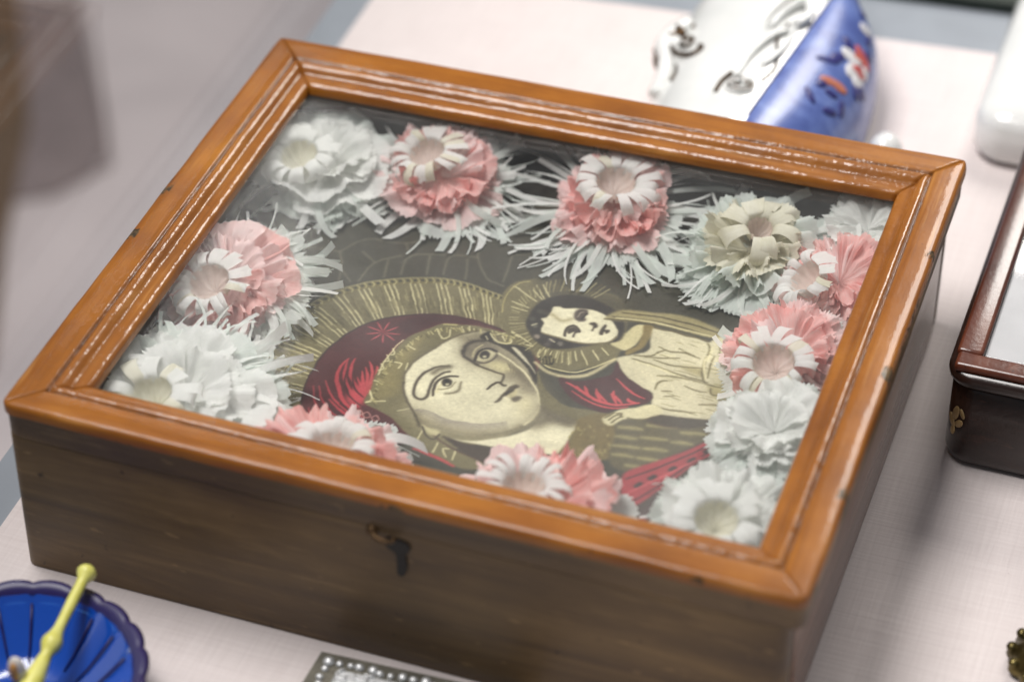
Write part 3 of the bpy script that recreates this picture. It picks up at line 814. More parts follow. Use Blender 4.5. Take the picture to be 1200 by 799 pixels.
S((150,142,102),0.45,0.45,0,[135.5,176.6,133.9,179.6])
S((92,85,56),0.45,0.45,0,[139.4,172.5,137.3,176.2])
S((84,77,50),0.45,0.45,0,[139.0,174.6,134.5,182.8])
S((126,118,82),0.45,0.45,0,[141.0,172.6,139.7,175.1])
S((126,118,82),0.45,0.45,0,[138.0,178.4,136.5,181.3])
S((84,77,50),0.45,0.45,0,[138.2,179.8,135.1,185.5])
S((92,85,56),0.45,0.45,0,[142.3,173.6,139.5,178.8])
S((126,118,82),0.45,0.45,0,[137.7,183.9,134.5,189.7])
S((84,77,50),0.45,0.45,0,[143.2,174.5,139.8,180.7])
S((126,118,82),0.45,0.45,0,[144.6,173.2,143.1,176.0])
S((126,118,82),0.45,0.45,0,[142.6,178.0,140.2,182.4])
S((150,142,102),0.45,0.45,0,[145.4,175.0,142.8,179.8])
S((150,142,102),0.45,0.45,0,[142.4,180.4,140.4,184.0])
S((92,85,56),0.45,0.45,0,[144.1,180.0,142.6,182.7])
S((150,142,102),0.45,0.45,0,[143.9,180.1,140.6,186.3])
S((126,118,82),0.45,0.45,0,[148.0,175.3,146.0,178.8])
S((126,118,82),0.45,0.45,0,[145.1,181.5,141.9,187.5])
S((84,77,50),0.45,0.45,0,[144.2,183.3,142.2,186.9])
S((92,85,56),0.45,0.45,0,[145.9,182.6,143.3,187.3])
S((84,77,50),0.45,0.45,0,[150.2,174.6,145.4,183.5])
S((92,85,56),0.45,0.45,0,[151.6,174.0,146.8,182.6])
S((150,142,102),0.45,0.45,0,[150.6,176.3,145.8,185.0])
S((150,142,102),0.45,0.45,0,[149.0,180.7,144.2,189.4])
S((84,77,50),0.45,0.45,0,[153.0,174.5,148.8,182.1])
S((92,85,56),0.45,0.45,0,[151.5,178.1,148.7,183.2])
S((126,118,82),0.45,0.45,0,[150.3,181.9,146.9,188.1])
S((84,77,50),0.45,0.45,0,[153.3,177.4,149.5,184.4])
S((92,85,56),0.45,0.45,0,[155.5,174.5,152.8,179.5])
S((84,77,50),0.45,0.45,0,[151.0,184.1,148.0,189.5])
S((92,85,56),0.45,0.45,0,[156.8,174.4,154.1,179.4])
S((92,85,56),0.45,0.45,0,[157.6,174.4,156.0,177.5])
S((150,142,102),0.45,0.45,0,[154.0,181.7,150.1,189.2])
S((150,142,102),0.45,0.45,0,[154.9,180.9,150.5,189.2])
S((126,118,82),0.45,0.45,0,[155.7,181.5,151.7,189.1])
S((150,142,102),0.45,0.45,0,[154.8,184.3,150.8,192.1])
S((92,85,56),0.45,0.45,0,[156.5,181.3,152.4,189.4])
S((84,77,50),0.45,0.45,0,[160.1,176.2,157.7,180.8])
S((92,85,56),0.45,0.45,0,[157.5,181.8,153.6,189.4])
S((126,118,82),0.45,0.45,0,[158.2,181.6,156.2,185.6])
S((84,77,50),0.45,0.45,0,[160.9,177.8,158.0,183.6])
S((150,142,102),0.45,0.45,0,[158.3,183.4,154.6,191.2])
S((126,118,82),0.45,0.45,0,[161.7,177.9,158.3,185.0])
S((150,142,102),0.45,0.45,0,[162.5,176.4,160.8,179.8])
S((150,142,102),0.45,0.45,0,[161.1,181.3,157.2,189.9])
S((84,77,50),0.45,0.45,0,[163.9,176.3,161.4,181.9])
S((92,85,56),0.45,0.45,0,[162.8,179.8,161.0,183.8])
S((150,142,102),0.45,0.45,0,[164.2,178.2,160.8,185.9])
S((84,77,50),0.45,0.45,0,[163.1,181.8,161.2,186.1])
S((126,118,82),0.45,0.45,0,[166.0,174.8,164.0,179.3])
S((126,118,82),0.45,0.45,0,[164.3,181.3,161.7,187.2])
S((84,77,50),0.45,0.45,0,[165.6,179.3,164.4,181.9])
S((84,77,50),0.45,0.45,0,[166.2,178.9,164.6,182.7])
S((92,85,56),0.45,0.45,0,[168.7,173.6,167.2,177.2])
S((150,142,102),0.45,0.45,0,[169.0,173.8,165.6,182.1])
S((92,85,56),0.45,0.45,0,[169.0,174.6,167.0,179.5])
S((84,77,50),0.45,0.45,0,[166.9,181.5,165.1,186.1])
S((126,118,82),0.45,0.45,0,[170.2,174.3,169.1,177.1])
S((84,77,50),0.45,0.45,0,[171.8,171.9,169.0,179.1])
S((150,142,102),0.45,0.45,0,[170.9,174.0,168.8,179.4])
S((84,77,50),0.45,0.45,0,[168.6,181.4,165.8,188.5])
S((150,142,102),0.45,0.45,0,[170.3,178.9,167.5,186.3])
S((92,85,56),0.45,0.45,0,[172.0,175.0,169.5,181.6])
S((150,142,102),0.45,0.45,0,[173.0,172.7,171.1,177.9])
S((92,85,56),0.45,0.45,0,[173.3,174.5,171.1,180.4])
S((126,118,82),0.45,0.45,0,[174.2,173.1,172.1,179.0])
S((126,118,82),0.45,0.45,0,[173.1,176.5,170.3,184.2])
S((92,85,56),0.45,0.45,0,[173.4,177.7,172.3,180.8])
S((150,142,102),0.45,0.45,0,[173.1,180.2,170.8,186.8])
S((92,85,56),0.45,0.45,0,[176.5,171.3,175.3,174.7])
S((126,118,82),0.45,0.45,0,[177.1,170.5,174.8,177.2])
S((84,77,50),0.45,0.45,0,[175.7,175.0,173.5,181.4])
S((92,85,56),0.45,0.45,0,[175.4,178.1,173.1,184.9])
S((126,118,82),0.45,0.45,0,[177.8,171.9,176.3,176.5])
S((92,85,56),0.45,0.45,0,[177.8,173.2,175.9,178.9])
S((92,85,56),0.45,0.45,0,[178.5,174.6,176.5,181.0])
S((92,85,56),0.45,0.45,0,[179.5,173.2,178.5,176.8])
S((150,142,102),0.45,0.45,0,[181.0,168.5,180.0,171.9])
F((74,30,32),0.5,[109.4,75.0,103.1,89.3,100.3,100.1,98.8,111.6,98.7,122.8,100.4,133.9,104.4,145.0,110.7,154.7,119.3,161.9,130.5,168.1,142.8,171.7,154.8,172.8,166.4,171.7,176.3,169.2,185.4,165.3,195.2,159.0,195.9,125.0,182.0,103.6,155.0,77.9,130.4,69.3])
S((45,26,24),0.8,0.45,0,[107.6,79.3,103.1,89.3,100.3,100.1,98.8,111.6,98.7,122.8,100.4,133.9,104.4,145.0,110.7,154.7,119.3,161.9,130.5,168.1,142.8,171.7,154.8,172.8,166.4,171.7,176.3,169.2])
F((60,26,28),2,[129.8,167.1,144.0,171.4,157.2,172.4,169.2,170.3,158.2,169.5,143.7,166.2,137.3,159.2,130.8,152.4,124.4,157.4])
S((184,80,86),0.75,0.45,0.7,[120.6,150.3,127.4,151.4])
S((184,80,86),0.75,0.45,0.7,[120.5,149.4,126.3,146.3])
S((184,80,86),0.75,0.45,0.7,[119.8,148.8,121.9,142.9])
S((184,80,86),0.75,0.45,0.7,[118.9,148.9,116.3,143.0])
S((184,80,86),0.75,0.45,0.7,[118.2,149.6,112.0,146.5])
S((184,80,86),0.75,0.45,0.7,[118.0,150.6,111.2,151.7])
S((184,80,86),0.75,0.45,0.7,[118.4,151.4,114.1,156.2])
S((184,80,86),0.75,0.45,0.7,[119.2,151.7,119.5,157.9])
S((184,80,86),0.75,0.45,0.7,[120.1,151.2,124.8,156.0])
F((120,40,46),0.5,[118.0,150.5,118.8,151.5,120.2,150.9,119.9,149.3])
S((172,62,68),1.9,0.45,0.6,[111.0,127.0,109.7,120.5,111.3,112.5,115.6,103.8,123.1,95.5,133.0,89.8])
S((172,62,68),1.9,0.45,0.6,[114.0,128.1,114.4,122.2,116.5,116.0,120.9,110.7,126.2,105.8])
S((172,62,68),1.7,0.45,0.6,[111.1,125.3,112.7,118.1,116.1,110.7,121.8,104.2,127.7,100.4])
S((172,62,68),1.1,0.45,0.6,[107.3,108.5,112.1,100.9,119.0,94.9,127.7,89.6,136.1,87.6])
S((172,62,68),0.9,0.45,0.6,[105.9,103.8,110.6,95.3,118.5,88.0,127.8,83.8])
S((172,62,68),0.8,0.45,0.6,[103.5,102.9,108.3,92.8,115.2,85.2,120.8,82.2])
S((172,62,68),0.8,0.45,0.6,[107.2,87.4,112.1,80.8])
S((172,62,68),1.4,0.45,0.6,[111.8,112.6,118.2,99.6,126.5,92.5])
S((172,62,68),1.5,0.45,0.6,[113.9,96.4,123.3,89.7,137.0,85.4,150.1,85.1])
S((190,76,80),1.5,0.45,0.8,[126.1,107.4,123.7,114.2,120.2,120.7])
S((190,76,80),1.5,0.45,0.8,[126.8,111.1,124.5,117.5,121.0,123.6])
S((190,76,80),1.5,0.45,0.8,[127.0,116.2,124.8,122.5,121.3,128.4])
S((190,76,80),1.5,0.45,0.8,[127.3,119.8,127.0,123.1,125.6,126.1])
S((190,76,80),1.5,0.45,0.8,[128.8,103.3,125.0,109.6,120.1,115.5])
S((190,76,80),1.5,0.45,0.8,[128.5,108.3,127.4,114.7,125.2,120.8])
F((184,72,78),2,[121.6,99.1,120.7,105.6,123.3,111.5,126.0,115.9,127.9,118.2,129.9,108.8,129.5,100.2,127.8,94.6])
S((58,26,28),0.9,0.45,0.5,[113.9,118.5,116.3,109.1,122.5,101.1,131.7,96.0])
S((58,26,28),0.9,0.45,0.5,[116.9,117.9,121.0,109.0,127.8,103.0])
S((58,26,28),0.9,0.45,0.5,[119.9,95.2,131.1,89.1,144.3,88.8])
S((58,26,28),0.9,0.45,0.5,[112.0,95.8,120.4,88.7,132.8,84.8])
S((200,150,140),0.5,0.45,0,[132.2,92.0,133.8,93.9,136.0,91.7,134.1,90.0,132.2,92.0])
S((200,150,140),0.5,0.45,0,[136.9,91.1,138.5,93.0,140.7,90.8,138.7,89.1,136.9,91.1])
S((200,150,140),0.5,0.45,0,[128.2,92.3,129.9,94.2,132.1,91.9,130.1,90.3,128.2,92.3])
F((108,101,70),0.5,[178.5,167.6,169.6,169.2,160.6,169.1,153.1,168.1,143.9,165.6,138.3,159.5,131.7,150.1,129.3,140.4,127.1,130.1,127.6,119.9,129.2,108.5,129.6,99.9,138.0,96.5,147.0,93.0,156.0,86.3,169.3,79.6,187.2,89.1,203.0,110.9,191.3,157.7])
F((134,124,82),3,[129.3,118.8,131.4,133.3,133.8,144.6,138.8,155.2,138.1,139.1,137.8,126.9,141.6,112.8,138.0,104.9,132.3,102.8])
S((220,212,164),0.65,0.45,0,[142.3,160.9,147.3,155.0,149.8,157.3,148.5,162.2])
S((220,212,164),0.65,0.45,0,[153.2,166.5,155.6,162.0])
S((220,212,164),0.65,0.45,0,[156.1,167.5,158.4,162.9])
S((220,212,164),0.65,0.45,0,[158.7,166.6,161.6,163.2,162.0,166.9])
S((220,212,164),0.65,0.45,0,[133.8,144.6,137.8,142.9])
S((220,212,164),0.65,0.45,0,[130.1,131.1,135.6,131.3,135.8,127.9])
S((220,212,164),0.65,0.45,0,[130.5,100.2,138.5,103.7])
S((220,212,164),0.65,0.45,0,[131.7,104.3,129.0,108.4])
S((220,212,164),0.65,0.45,0,[130.3,147.8,128.6,140.7,127.7,128.5,128.7,120.3])
S((220,212,164),0.65,0.45,0,[127.5,123.3,129.2,125.3,126.9,128.3])
S((220,212,164),0.65,0.45,0,[128.1,130.4,129.3,131.7,127.1,135.3])
S((220,212,164),0.65,0.45,0,[128.8,135.9,130.0,137.0,128.0,140.5])
S((220,212,164),0.65,0.45,0,[128.7,116.0,130.5,115.8])
S((220,212,164),0.65,0.45,0,[129.5,106.9,132.3,102.8,130.7,100.6])
S((220,212,164),0.65,0.45,0,[138.5,132.3,139.3,127.4,140.7,129.6])
S((190,180,118),0.6,0.45,0,[169.6,166.0,172.2,161.6,178.7,162.1])
S((190,180,118),0.6,0.45,0,[173.8,166.5,177.1,166.8,177.7,161.7])
S((190,180,118),0.6,0.45,0,[144.1,165.1,150.3,166.7])
S((190,180,118),0.6,0.45,0,[163.0,165.5,169.7,165.6])
F((108,101,70),0.5,[140.1,103.0,149.5,106.3,166.1,90.2,179.1,83.4,194.8,78.9,191.8,72.8,179.7,73.6,161.8,81.9,147.1,92.7])
S((220,212,164),0.6,0.45,0,[161.4,90.8,161.4,82.9])
S((220,212,164),0.6,0.45,0,[171.0,85.1,171.3,78.5])
S((220,212,164),0.6,0.45,0,[180.3,82.1,181.0,76.3])
S((220,212,164),0.6,0.45,0,[146.1,99.3,152.0,103.6])
S((220,212,164),0.6,0.45,0,[177.1,82.7,174.5,81.8,177.6,77.3])
S((70,50,40),1,0.45,0,[149.5,106.3,166.1,90.2,179.1,83.4,194.6,79.5])
S((170,66,66),2,0.45,0.4,[162.0,77.5,171.4,76.2,183.1,72.6])
F((224,218,184),0.5,[141.7,118.6,139.9,125.6,140.6,132.9,142.9,139.8,146.5,147.2,150.6,155.3,155.4,161.5,161.0,165.7,165.0,166.5,168.9,163.4,174.3,160.2,181.2,156.5,187.0,151.9,193.4,145.3,199.1,138.7,203.6,130.6,206.2,123.0,206.3,115.6,203.7,109.5,198.3,103.5,191.9,98.6,183.8,94.8,174.8,93.2,165.8,93.7,157.5,97.6,150.1,104.4,145.4,110.3])
F((140,131,105),7,[160.3,148.1,159.8,153.5,160.8,160.5,163.9,165.6,168.9,163.4,176.2,158.6,184.3,153.7,191.5,146.9,198.5,138.4,203.0,129.3,199.3,128.0,195.3,127.7,192.5,132.0,189.3,135.2,185.6,133.9,183.3,138.5,177.0,140.7,169.6,141.9,164.0,143.8])
F((118,110,88),6,[177.2,151.8,184.5,151.0,191.6,144.7,197.9,137.2,200.8,131.7,195.9,132.1,189.5,138.5,183.8,140.9])
F((205,196,150),3,[171.7,143.8,176.1,147.0,181.8,146.8,186.6,143.0,183.5,141.9,182.0,140.3,176.8,141.2])
F((214,205,160),6,[196.1,121.6,197.8,126.4,202.2,125.8,204.7,122.4,204.4,117.1,200.8,115.8])
F((130,122,96),4,[152.6,157.7,157.7,163.1,163.7,166.3,166.4,162.5,162.1,158.7,159.8,153.5,157.8,155.0])
S((172,164,132),6.5,11,0,[152.3,102.1,159.5,97.7,167.9,95.5,177.5,95.2,186.9,97.2,196.1,101.9,202.0,108.4,205.4,115.3,205.0,122.5])
S((120,112,86),2.2,3,0,[154.6,99.7,161.6,95.9,169.8,94.0,178.4,94.5,188.4,96.9,197.6,101.7,202.5,107.0])
S((96,88,66),1.1,0.8,0,[141.7,118.6,139.9,125.6,140.6,132.9,142.9,139.8,146.5,147.2,150.6,155.3,155.4,161.5,161.0,165.7])
S((80,72,56),1.1,0.8,0,[141.7,118.6,145.4,110.3,150.1,104.4,155.0,98.8,159.2,93.0])
S((150,141,110),0.45,0.45,0.9,[153.3,101.4,161.3,96.6,170.9,94.7,179.5,95.4,188.7,98.1,197.1,103.0])
S((147,138,110),0.45,0.45,0.9,[153.4,101.6,161.1,97.5,170.6,95.5,179.4,96.2,188.4,98.7,196.8,103.7])
S((144,135,110),0.45,0.45,0.9,[153.4,101.8,160.9,98.3,170.3,96.3,179.3,97.0,188.2,99.4,196.6,104.4])
S((141,132,110),0.45,0.45,0.9,[153.4,102.0,160.7,99.2,170.0,97.1,179.2,97.8,188.0,100.0,196.4,105.0])
S((138,129,110),0.45,0.45,0.9,[153.5,102.2,160.5,100.1,169.7,97.9,179.0,98.6,187.7,100.7,196.1,105.7])
S((135,126,110),0.45,0.45,0.9,[153.5,102.4,160.3,100.9,169.4,98.7,178.9,99.4,187.5,101.4,195.9,106.4])
S((132,123,110),0.45,0.45,0.9,[153.6,102.6,160.1,101.8,169.1,99.5,178.8,100.2,187.3,102.0,195.7,107.0])
S((129,120,110),0.45,0.45,0.9,[153.6,102.8,159.9,102.7,168.8,100.2,178.7,101.0,187.0,102.7,195.4,107.7])
S((126,117,110),0.45,0.45,0.9,[153.7,103.0,159.7,103.6,168.5,101.0,178.6,101.8,186.8,103.4,195.2,108.4])
S((96,88,70),0.45,0.45,0.8,[181.5,147.7,184.1,144.8,185.7,141.6])
S((96,88,70),0.45,0.45,0.8,[182.9,147.2,185.7,144.0,187.3,140.6])
S((96,88,70),0.45,0.45,0.8,[184.3,146.8,187.3,143.1,188.9,139.6])
S((96,88,70),0.45,0.45,0.8,[185.7,146.3,188.8,142.2,190.5,138.7])
S((96,88,70),0.45,0.45,0.8,[187.2,145.8,190.4,141.3,192.0,137.7])
S((96,88,70),0.45,0.45,0.8,[188.6,145.3,191.9,140.5,193.6,136.7])
S((96,88,70),0.45,0.45,0.8,[190.0,144.8,193.4,139.6,195.2,135.8])
S((96,88,70),0.45,0.45,0.8,[191.4,144.3,195.0,138.7,196.7,134.8])
S((96,88,70),0.45,0.45,0.8,[192.8,143.8,196.5,137.9,198.3,133.8])
S((96,88,70),0.45,0.45,0.8,[194.2,143.3,198.1,137.0,199.9,132.9])
S((96,88,70),0.45,0.45,0.8,[195.6,142.9,199.6,136.1,201.4,131.9])
S((96,88,70),0.45,0.45,0.8,[197.1,142.4,201.1,135.3,203.0,131.0])
S((100,92,76),0.45,0.45,0.8,[158.6,158.7,160.1,157.2,161.5,155.6])
S((100,92,76),0.45,0.45,0.8,[159.9,159.4,161.4,157.8,162.9,156.1])
S((100,92,76),0.45,0.45,0.8,[161.2,160.2,162.8,158.5,164.3,156.6])
S((100,92,76),0.45,0.45,0.8,[162.4,161.0,164.1,159.2,165.7,157.1])
S((100,92,76),0.45,0.45,0.8,[163.7,161.8,165.4,159.9,167.0,157.6])
S((100,92,76),0.45,0.45,0.8,[165.0,162.6,166.7,160.6,168.4,158.0])
S((100,92,76),0.45,0.45,0.8,[166.3,163.3,168.0,161.3,169.8,158.5])
S((100,92,76),0.45,0.45,0.8,[167.5,164.1,169.3,161.9,171.2,159.0])
S((100,92,76),0.45,0.45,0.8,[168.8,164.9,170.6,162.6,172.6,159.5])
S((100,92,76),0.45,0.45,0.8,[170.1,165.7,171.9,163.3,173.9,160.0])
S((70,62,50),1.5,0.7,0.25,[157.2,136.5,152.2,134.0,148.6,128.6,147.2,122.1,148.0,115.4,150.2,110.9,153.8,110.2,155.4,113.2,154.7,118.3,154.1,125.1,156.2,130.7,158.9,132.8])
S((110,102,80),2.4,2,0,[157.7,136.1,153.9,133.2,152.3,129.9])
S((70,62,50),1.5,0.45,0.3,[163.6,130.6,160.1,129.6,157.4,127.3,156.0,123.6,156.6,118.4,157.7,114.0])
S((214,205,160),1.2,0.8,0,[158.5,117.0,158.3,121.2,159.4,125.9])
F((60,54,44),0.5,[158.2,124.4,158.3,127.1,160.3,128.1,162.4,126.7,163.0,123.9,161.8,122.2,159.7,122.2])
F((190,184,150),0.5,[160.3,123.8,161.4,124.4,162.1,123.6,161.2,122.6])
F((30,28,24),0.5,[158.9,126.2,160.3,127.1,161.3,125.5,160.0,124.6])
S((120,112,88),1.3,0.9,0.3,[166.5,127.3,167.6,122.3,166.0,119.1,162.5,117.3])
S((150,142,112),0.8,0.45,0,[158.4,119.1,160.9,119.9,163.4,122.4,164.0,126.4])
F((118,110,92),3,[160.3,148.1,160.0,153.0,162.5,157.8,166.7,159.8,172.3,157.8,175.3,153.3,174.5,147.5,169.2,142.9,163.8,144.3])
S((66,60,52),1.6,1,0,[160.0,149.1,161.7,145.3,166.4,143.0,169.6,141.9])
S((62,56,48),2.2,1.2,0.3,[160.0,149.1,159.9,154.1,162.4,158.0,166.1,159.6])
F((196,188,150),1,[166.1,145.7,165.8,150.5,168.0,154.1,172.3,153.9,174.5,152.5,174.2,148.5,171.9,145.3,168.7,144.2])
S((58,52,44),1.5,0.45,0,[167.4,143.9,166.5,148.6,167.4,152.8,170.6,154.8,174.3,154.1])
F((52,48,42),0.5,[167.7,149.0,168.1,151.9,170.2,152.9,172.2,151.1,172.6,148.2,170.6,146.7,168.7,147.2])
F((190,184,150),0.5,[169.4,148.5,170.7,149.5,171.5,148.2,170.4,147.4])
S((90,82,68),1,0.45,0,[168.9,143.9,172.3,144.0,175.2,147.5,175.7,151.8])
S((190,180,140),0.8,0.7,0,[165.1,146.4,164.6,151.8,166.5,156.4])
S((84,76,60),1.1,0.6,0,[168.9,141.7,174.3,140.3,179.5,139.4,182.8,138.9,183.8,136.6,184.0,133.6])
S((76,68,54),1.5,0.45,0.3,[179.8,126.3,180.6,128.4,181.6,131.7,183.1,133.1,185.4,131.5,186.7,131.6])
F((80,72,58),0.6,[185.8,118.8,187.0,123.1,187.8,127.7,188.6,131.2,191.0,134.2,192.8,133.2,191.6,130.6,191.8,128.0,190.4,126.0,188.8,123.8,187.7,120.2])
F((186,176,136),0.8,[189.8,125.7,191.6,128.5,192.1,130.8,193.6,128.7,193.4,125.7,191.7,124.3])
F((92,84,68),0.9,[192.2,123.9,194.4,126.3,196.3,125.9,195.6,123.0,193.9,122.0])
F((60,54,44),0.5,[187.9,127.2,189.9,129.5,191.7,132.3,190.2,128.6,189.2,125.5])
S((214,206,166),1.1,0.6,0,[176.1,153.0,183.0,149.4,190.0,145.2,196.0,139.7,200.8,133.8,205.2,126.9,206.5,121.0,205.9,113.9,203.8,109.0])
F((46,42,34),0.8,[163.3,161.4,166.1,167.5,171.3,160.8,176.3,160.4,180.3,161.2,185.6,161.9,190.1,160.1,193.2,154.0,197.8,143.6,199.2,137.6,192.5,146.1,185.4,152.4,177.6,156.9,170.3,159.4])
F((200,194,165),0.6,[180.3,159.0,183.1,159.1,189.1,153.7,194.3,147.8,196.7,144.5,192.1,149.2,186.3,153.8])
S((190,184,150),0.7,0.45,0,[165.7,163.4,167.5,161.2])
S((220,212,164),0.7,0.45,0,[167.2,166.2,170.7,162.3,174.7,160.9,178.5,162.2,177.6,166.4])
S((220,212,164),0.6,0.45,0,[173.3,166.0,175.5,162.8])
S((220,212,164),0.6,0.45,0,[170.7,166.3,174.2,168.6,176.8,167.2])
F((190,182,140),0.8,[160.3,93.8,164.4,93.0,169.1,92.4,168.7,89.3,164.2,89.5])
S((70,62,50),0.8,0.45,0,[160.6,92.8,163.9,88.3,168.3,86.4,169.8,90.3])
F((224,218,184),0.7,[173.2,89.3,183.9,90.7,196.4,97.3,204.5,104.0,209.2,112.0,210.4,119.4,224.6,119.3,226.9,115.9,226.2,107.7,223.4,93.9,209.9,92.4,193.0,90.1])
F((110,102,78),4,[207.2,109.1,209.0,121.2,217.1,124.0,225.5,121.2,225.1,117.6,216.5,116.9,211.5,109.4])
F((62,52,42),0.8,[171.7,89.4,184.6,88.7,201.6,90.8,221.4,93.3,240.8,96.5,241.6,94.1,223.0,88.5,200.9,84.3,192.1,80.2])
F((108,101,70),0.5,[197.4,145.9,202.9,137.6,209.8,131.6,218.5,127.9,234.2,129.2,242.0,124.5,248.5,110.5,226.8,102.9,225.8,118.8,212.3,120.8,206.0,125.2])
F((96,88,66),3,[206.5,123.7,213.0,121.8,224.3,120.0,222.9,114.6,211.9,115.6])
F((112,98,58),1,[225.8,122.4,240.5,129.9,244.4,117.5,246.5,99.1,225.6,93.8,226.8,107.9])
S((150,138,88),0.7,0.6,0,[241.0,115.2,241.1,114.0])
S((92,80,46),0.7,0.6,0,[236.5,101.5,237.4,99.6])
S((134,120,74),0.7,0.6,0,[244.9,105.9,246.6,105.1])
S((150,138,88),0.7,0.6,0,[226.8,115.4,227.2,114.2])
S((150,138,88),0.7,0.6,0,[243.4,109.4,244.6,107.6])
S((150,138,88),0.7,0.6,0,[225.5,108.5,225.4,107.3])
S((92,80,46),0.7,0.6,0,[242.4,107.1,242.6,105.9])
S((134,120,74),0.7,0.6,0,[235.7,111.5,236.0,109.8])
S((92,80,46),0.7,0.6,0,[232.5,110.6,233.4,109.2])
S((134,120,74),0.7,0.6,0,[226.7,101.7,228.4,100.7])
S((150,138,88),0.7,0.6,0,[240.9,102.7,241.8,101.9])
S((134,120,74),0.7,0.6,0,[241.0,104.3,241.8,102.8])
S((134,120,74),0.7,0.6,0,[234.3,101.2,234.9,100.2])
S((134,120,74),0.7,0.6,0,[234.7,111.4,234.7,110.1])
S((150,138,88),0.7,0.6,0,[227.0,114.1,229.1,113.4])
S((134,120,74),0.7,0.6,0,[233.6,101.2,235.2,100.8])
S((150,138,88),0.7,0.6,0,[233.4,98.1,234.9,97.9])
S((134,120,74),0.7,0.6,0,[239.5,102.4,241.6,101.3])
S((134,120,74),0.7,0.6,0,[234.2,115.8,235.0,115.0])
S((134,120,74),0.7,0.6,0,[230.2,99.1,230.5,97.0])
S((92,80,46),0.7,0.6,0,[245.0,104.3,246.3,102.6])
S((150,138,88),0.7,0.6,0,[242.6,102.2,243.2,100.9])
S((92,80,46),0.7,0.6,0,[244.1,102.1,244.1,101.4])
S((92,80,46),0.7,0.6,0,[229.3,112.8,230.0,111.4])
S((150,138,88),0.7,0.6,0,[230.6,98.6,230.7,97.0])
S((92,80,46),0.7,0.6,0,[229.2,98.0,230.1,96.5])
S((92,80,46),0.7,0.6,0,[242.3,112.8,243.4,111.8])
S((92,80,46),0.7,0.6,0,[238.7,118.3,239.7,117.5])
S((150,138,88),0.7,0.6,0,[229.7,112.3,229.7,110.6])
S((150,138,88),0.7,0.6,0,[237.5,104.1,238.9,103.4])
S((92,80,46),0.7,0.6,0,[238.4,105.3,238.9,104.0])
S((150,138,88),0.7,0.6,0,[231.3,118.3,232.3,117.0])
S((134,120,74),0.7,0.6,0,[237.9,118.6,239.3,117.4])
S((92,80,46),0.7,0.6,0,[246.2,101.9,247.9,101.4])
S((150,138,88),0.7,0.6,0,[230.1,115.1,231.1,113.4])
S((150,138,88),0.7,0.6,0,[243.3,104.6,243.6,102.7])
S((92,80,46),0.7,0.6,0,[230.9,114.3,230.9,112.9])
S((150,138,88),0.7,0.6,0,[225.9,111.6,225.7,110.3])
S((134,120,74),0.7,0.6,0,[232.6,101.9,232.6,100.4])
F((88,81,56),0.8,[241.8,125.7,255.1,130.4,274.0,131.2,285.8,141.1,289.5,133.2,277.9,117.9,267.5,104.2,256.2,93.7,246.8,98.1,244.4,115.2])
S((138,130,88),2.6,1.2,0.3,[244.4,122.0,249.3,123.0,254.2,123.6])
S((138,130,88),2.6,1.2,0.3,[256.1,127.3,262.3,128.7,268.5,129.8])
S((138,130,88),2.6,1.2,0.3,[272.2,127.2,277.1,128.2,282.0,128.8])
S((138,130,88),2.6,1.2,0.3,[245.0,115.4,249.2,116.2,253.5,116.6])
S((138,130,88),2.6,1.2,0.3,[255.9,118.1,261.4,119.3,267.0,120.2])
S((138,130,88),2.6,1.2,0.3,[270.1,119.6,274.2,120.4,278.5,120.8])
S((138,130,88),2.6,1.2,0.3,[245.6,108.9,251.1,110.1,256.7,110.9])
S((138,130,88),2.6,1.2,0.3,[259.4,111.4,264.2,112.4,269.1,113.0])
S((138,130,88),2.6,1.2,0.3,[247.5,102.8,251.7,103.6,255.9,104.0])
S((138,130,88),2.6,1.2,0.3,[258.8,104.1,262.9,104.8,267.1,105.2])
S((138,130,88),2.6,1.2,0.3,[255.0,97.6,258.4,98.2,262.0,98.3])
F((72,58,44),1.2,[253.9,134.5,272.2,137.4,285.8,141.1,285.4,137.5,268.7,129.4,257.0,129.2])
F((156,52,58),0.8,[256.0,92.1,267.3,104.8,282.4,122.2,289.9,134.5,296.5,144.8,299.9,132.3,284.5,110.1,273.2,85.0,260.9,65.1,258.9,78.3])
S((80,30,34),1,0.45,0,[257.8,88.7,270.7,103.1,285.5,121.6,294.5,136.1])
S((80,30,34),1,0.45,0,[260.9,69.4,272.2,88.3,282.9,110.7,295.9,130.9])
S((48,26,26),2.6,0.8,0,[268.0,92.7,269.0,94.6])
S((48,26,26),2.6,0.8,0,[274.9,101.1,275.9,103.0])
S((48,26,26),2.6,0.8,0,[281.1,109.4,282.1,111.3])
S((48,26,26),2.6,0.8,0,[263.6,86.2,264.6,88.1])
S((48,26,26),2.6,0.8,0,[285.9,117.7,286.9,119.7])
S((190,80,84),1.2,0.45,0.4,[261.5,81.3,270.8,93.3,284.9,113.6])
F((70,56,52),1.5,[262.1,65.5,270.3,75.8,273.1,85.4,278.0,78.5,275.6,58.7,262.9,54.2])
S((156,52,58),4,1.5,0,[269.3,60.7,272.0,65.8])
F((108,101,70),0.8,[168.9,175.0,162.9,193.9,164.1,204.0,168.7,209.5,175.4,212.8,181.9,211.2,198.0,211.0,215.3,212.2,225.4,194.7,229.1,171.9,227.0,163.9,220.9,158.1,212.4,152.4,203.5,150.2,194.6,154.4,188.5,160.5,178.2,165.2])
F((74,70,54),6,[174.5,213.5,181.3,212.9,192.6,213.0,209.1,212.9,222.2,208.8,224.3,194.4,216.2,200.0,206.3,203.3,187.0,199.4,180.6,201.0])
S((220,212,164),0.6,0.45,0.3,[168.2,202.5,179.8,196.4])
S((220,212,164),0.6,0.45,0.3,[166.0,203.7,168.7,202.7])
S((220,212,164),0.6,0.45,0.3,[175.5,203.6,182.0,198.6])
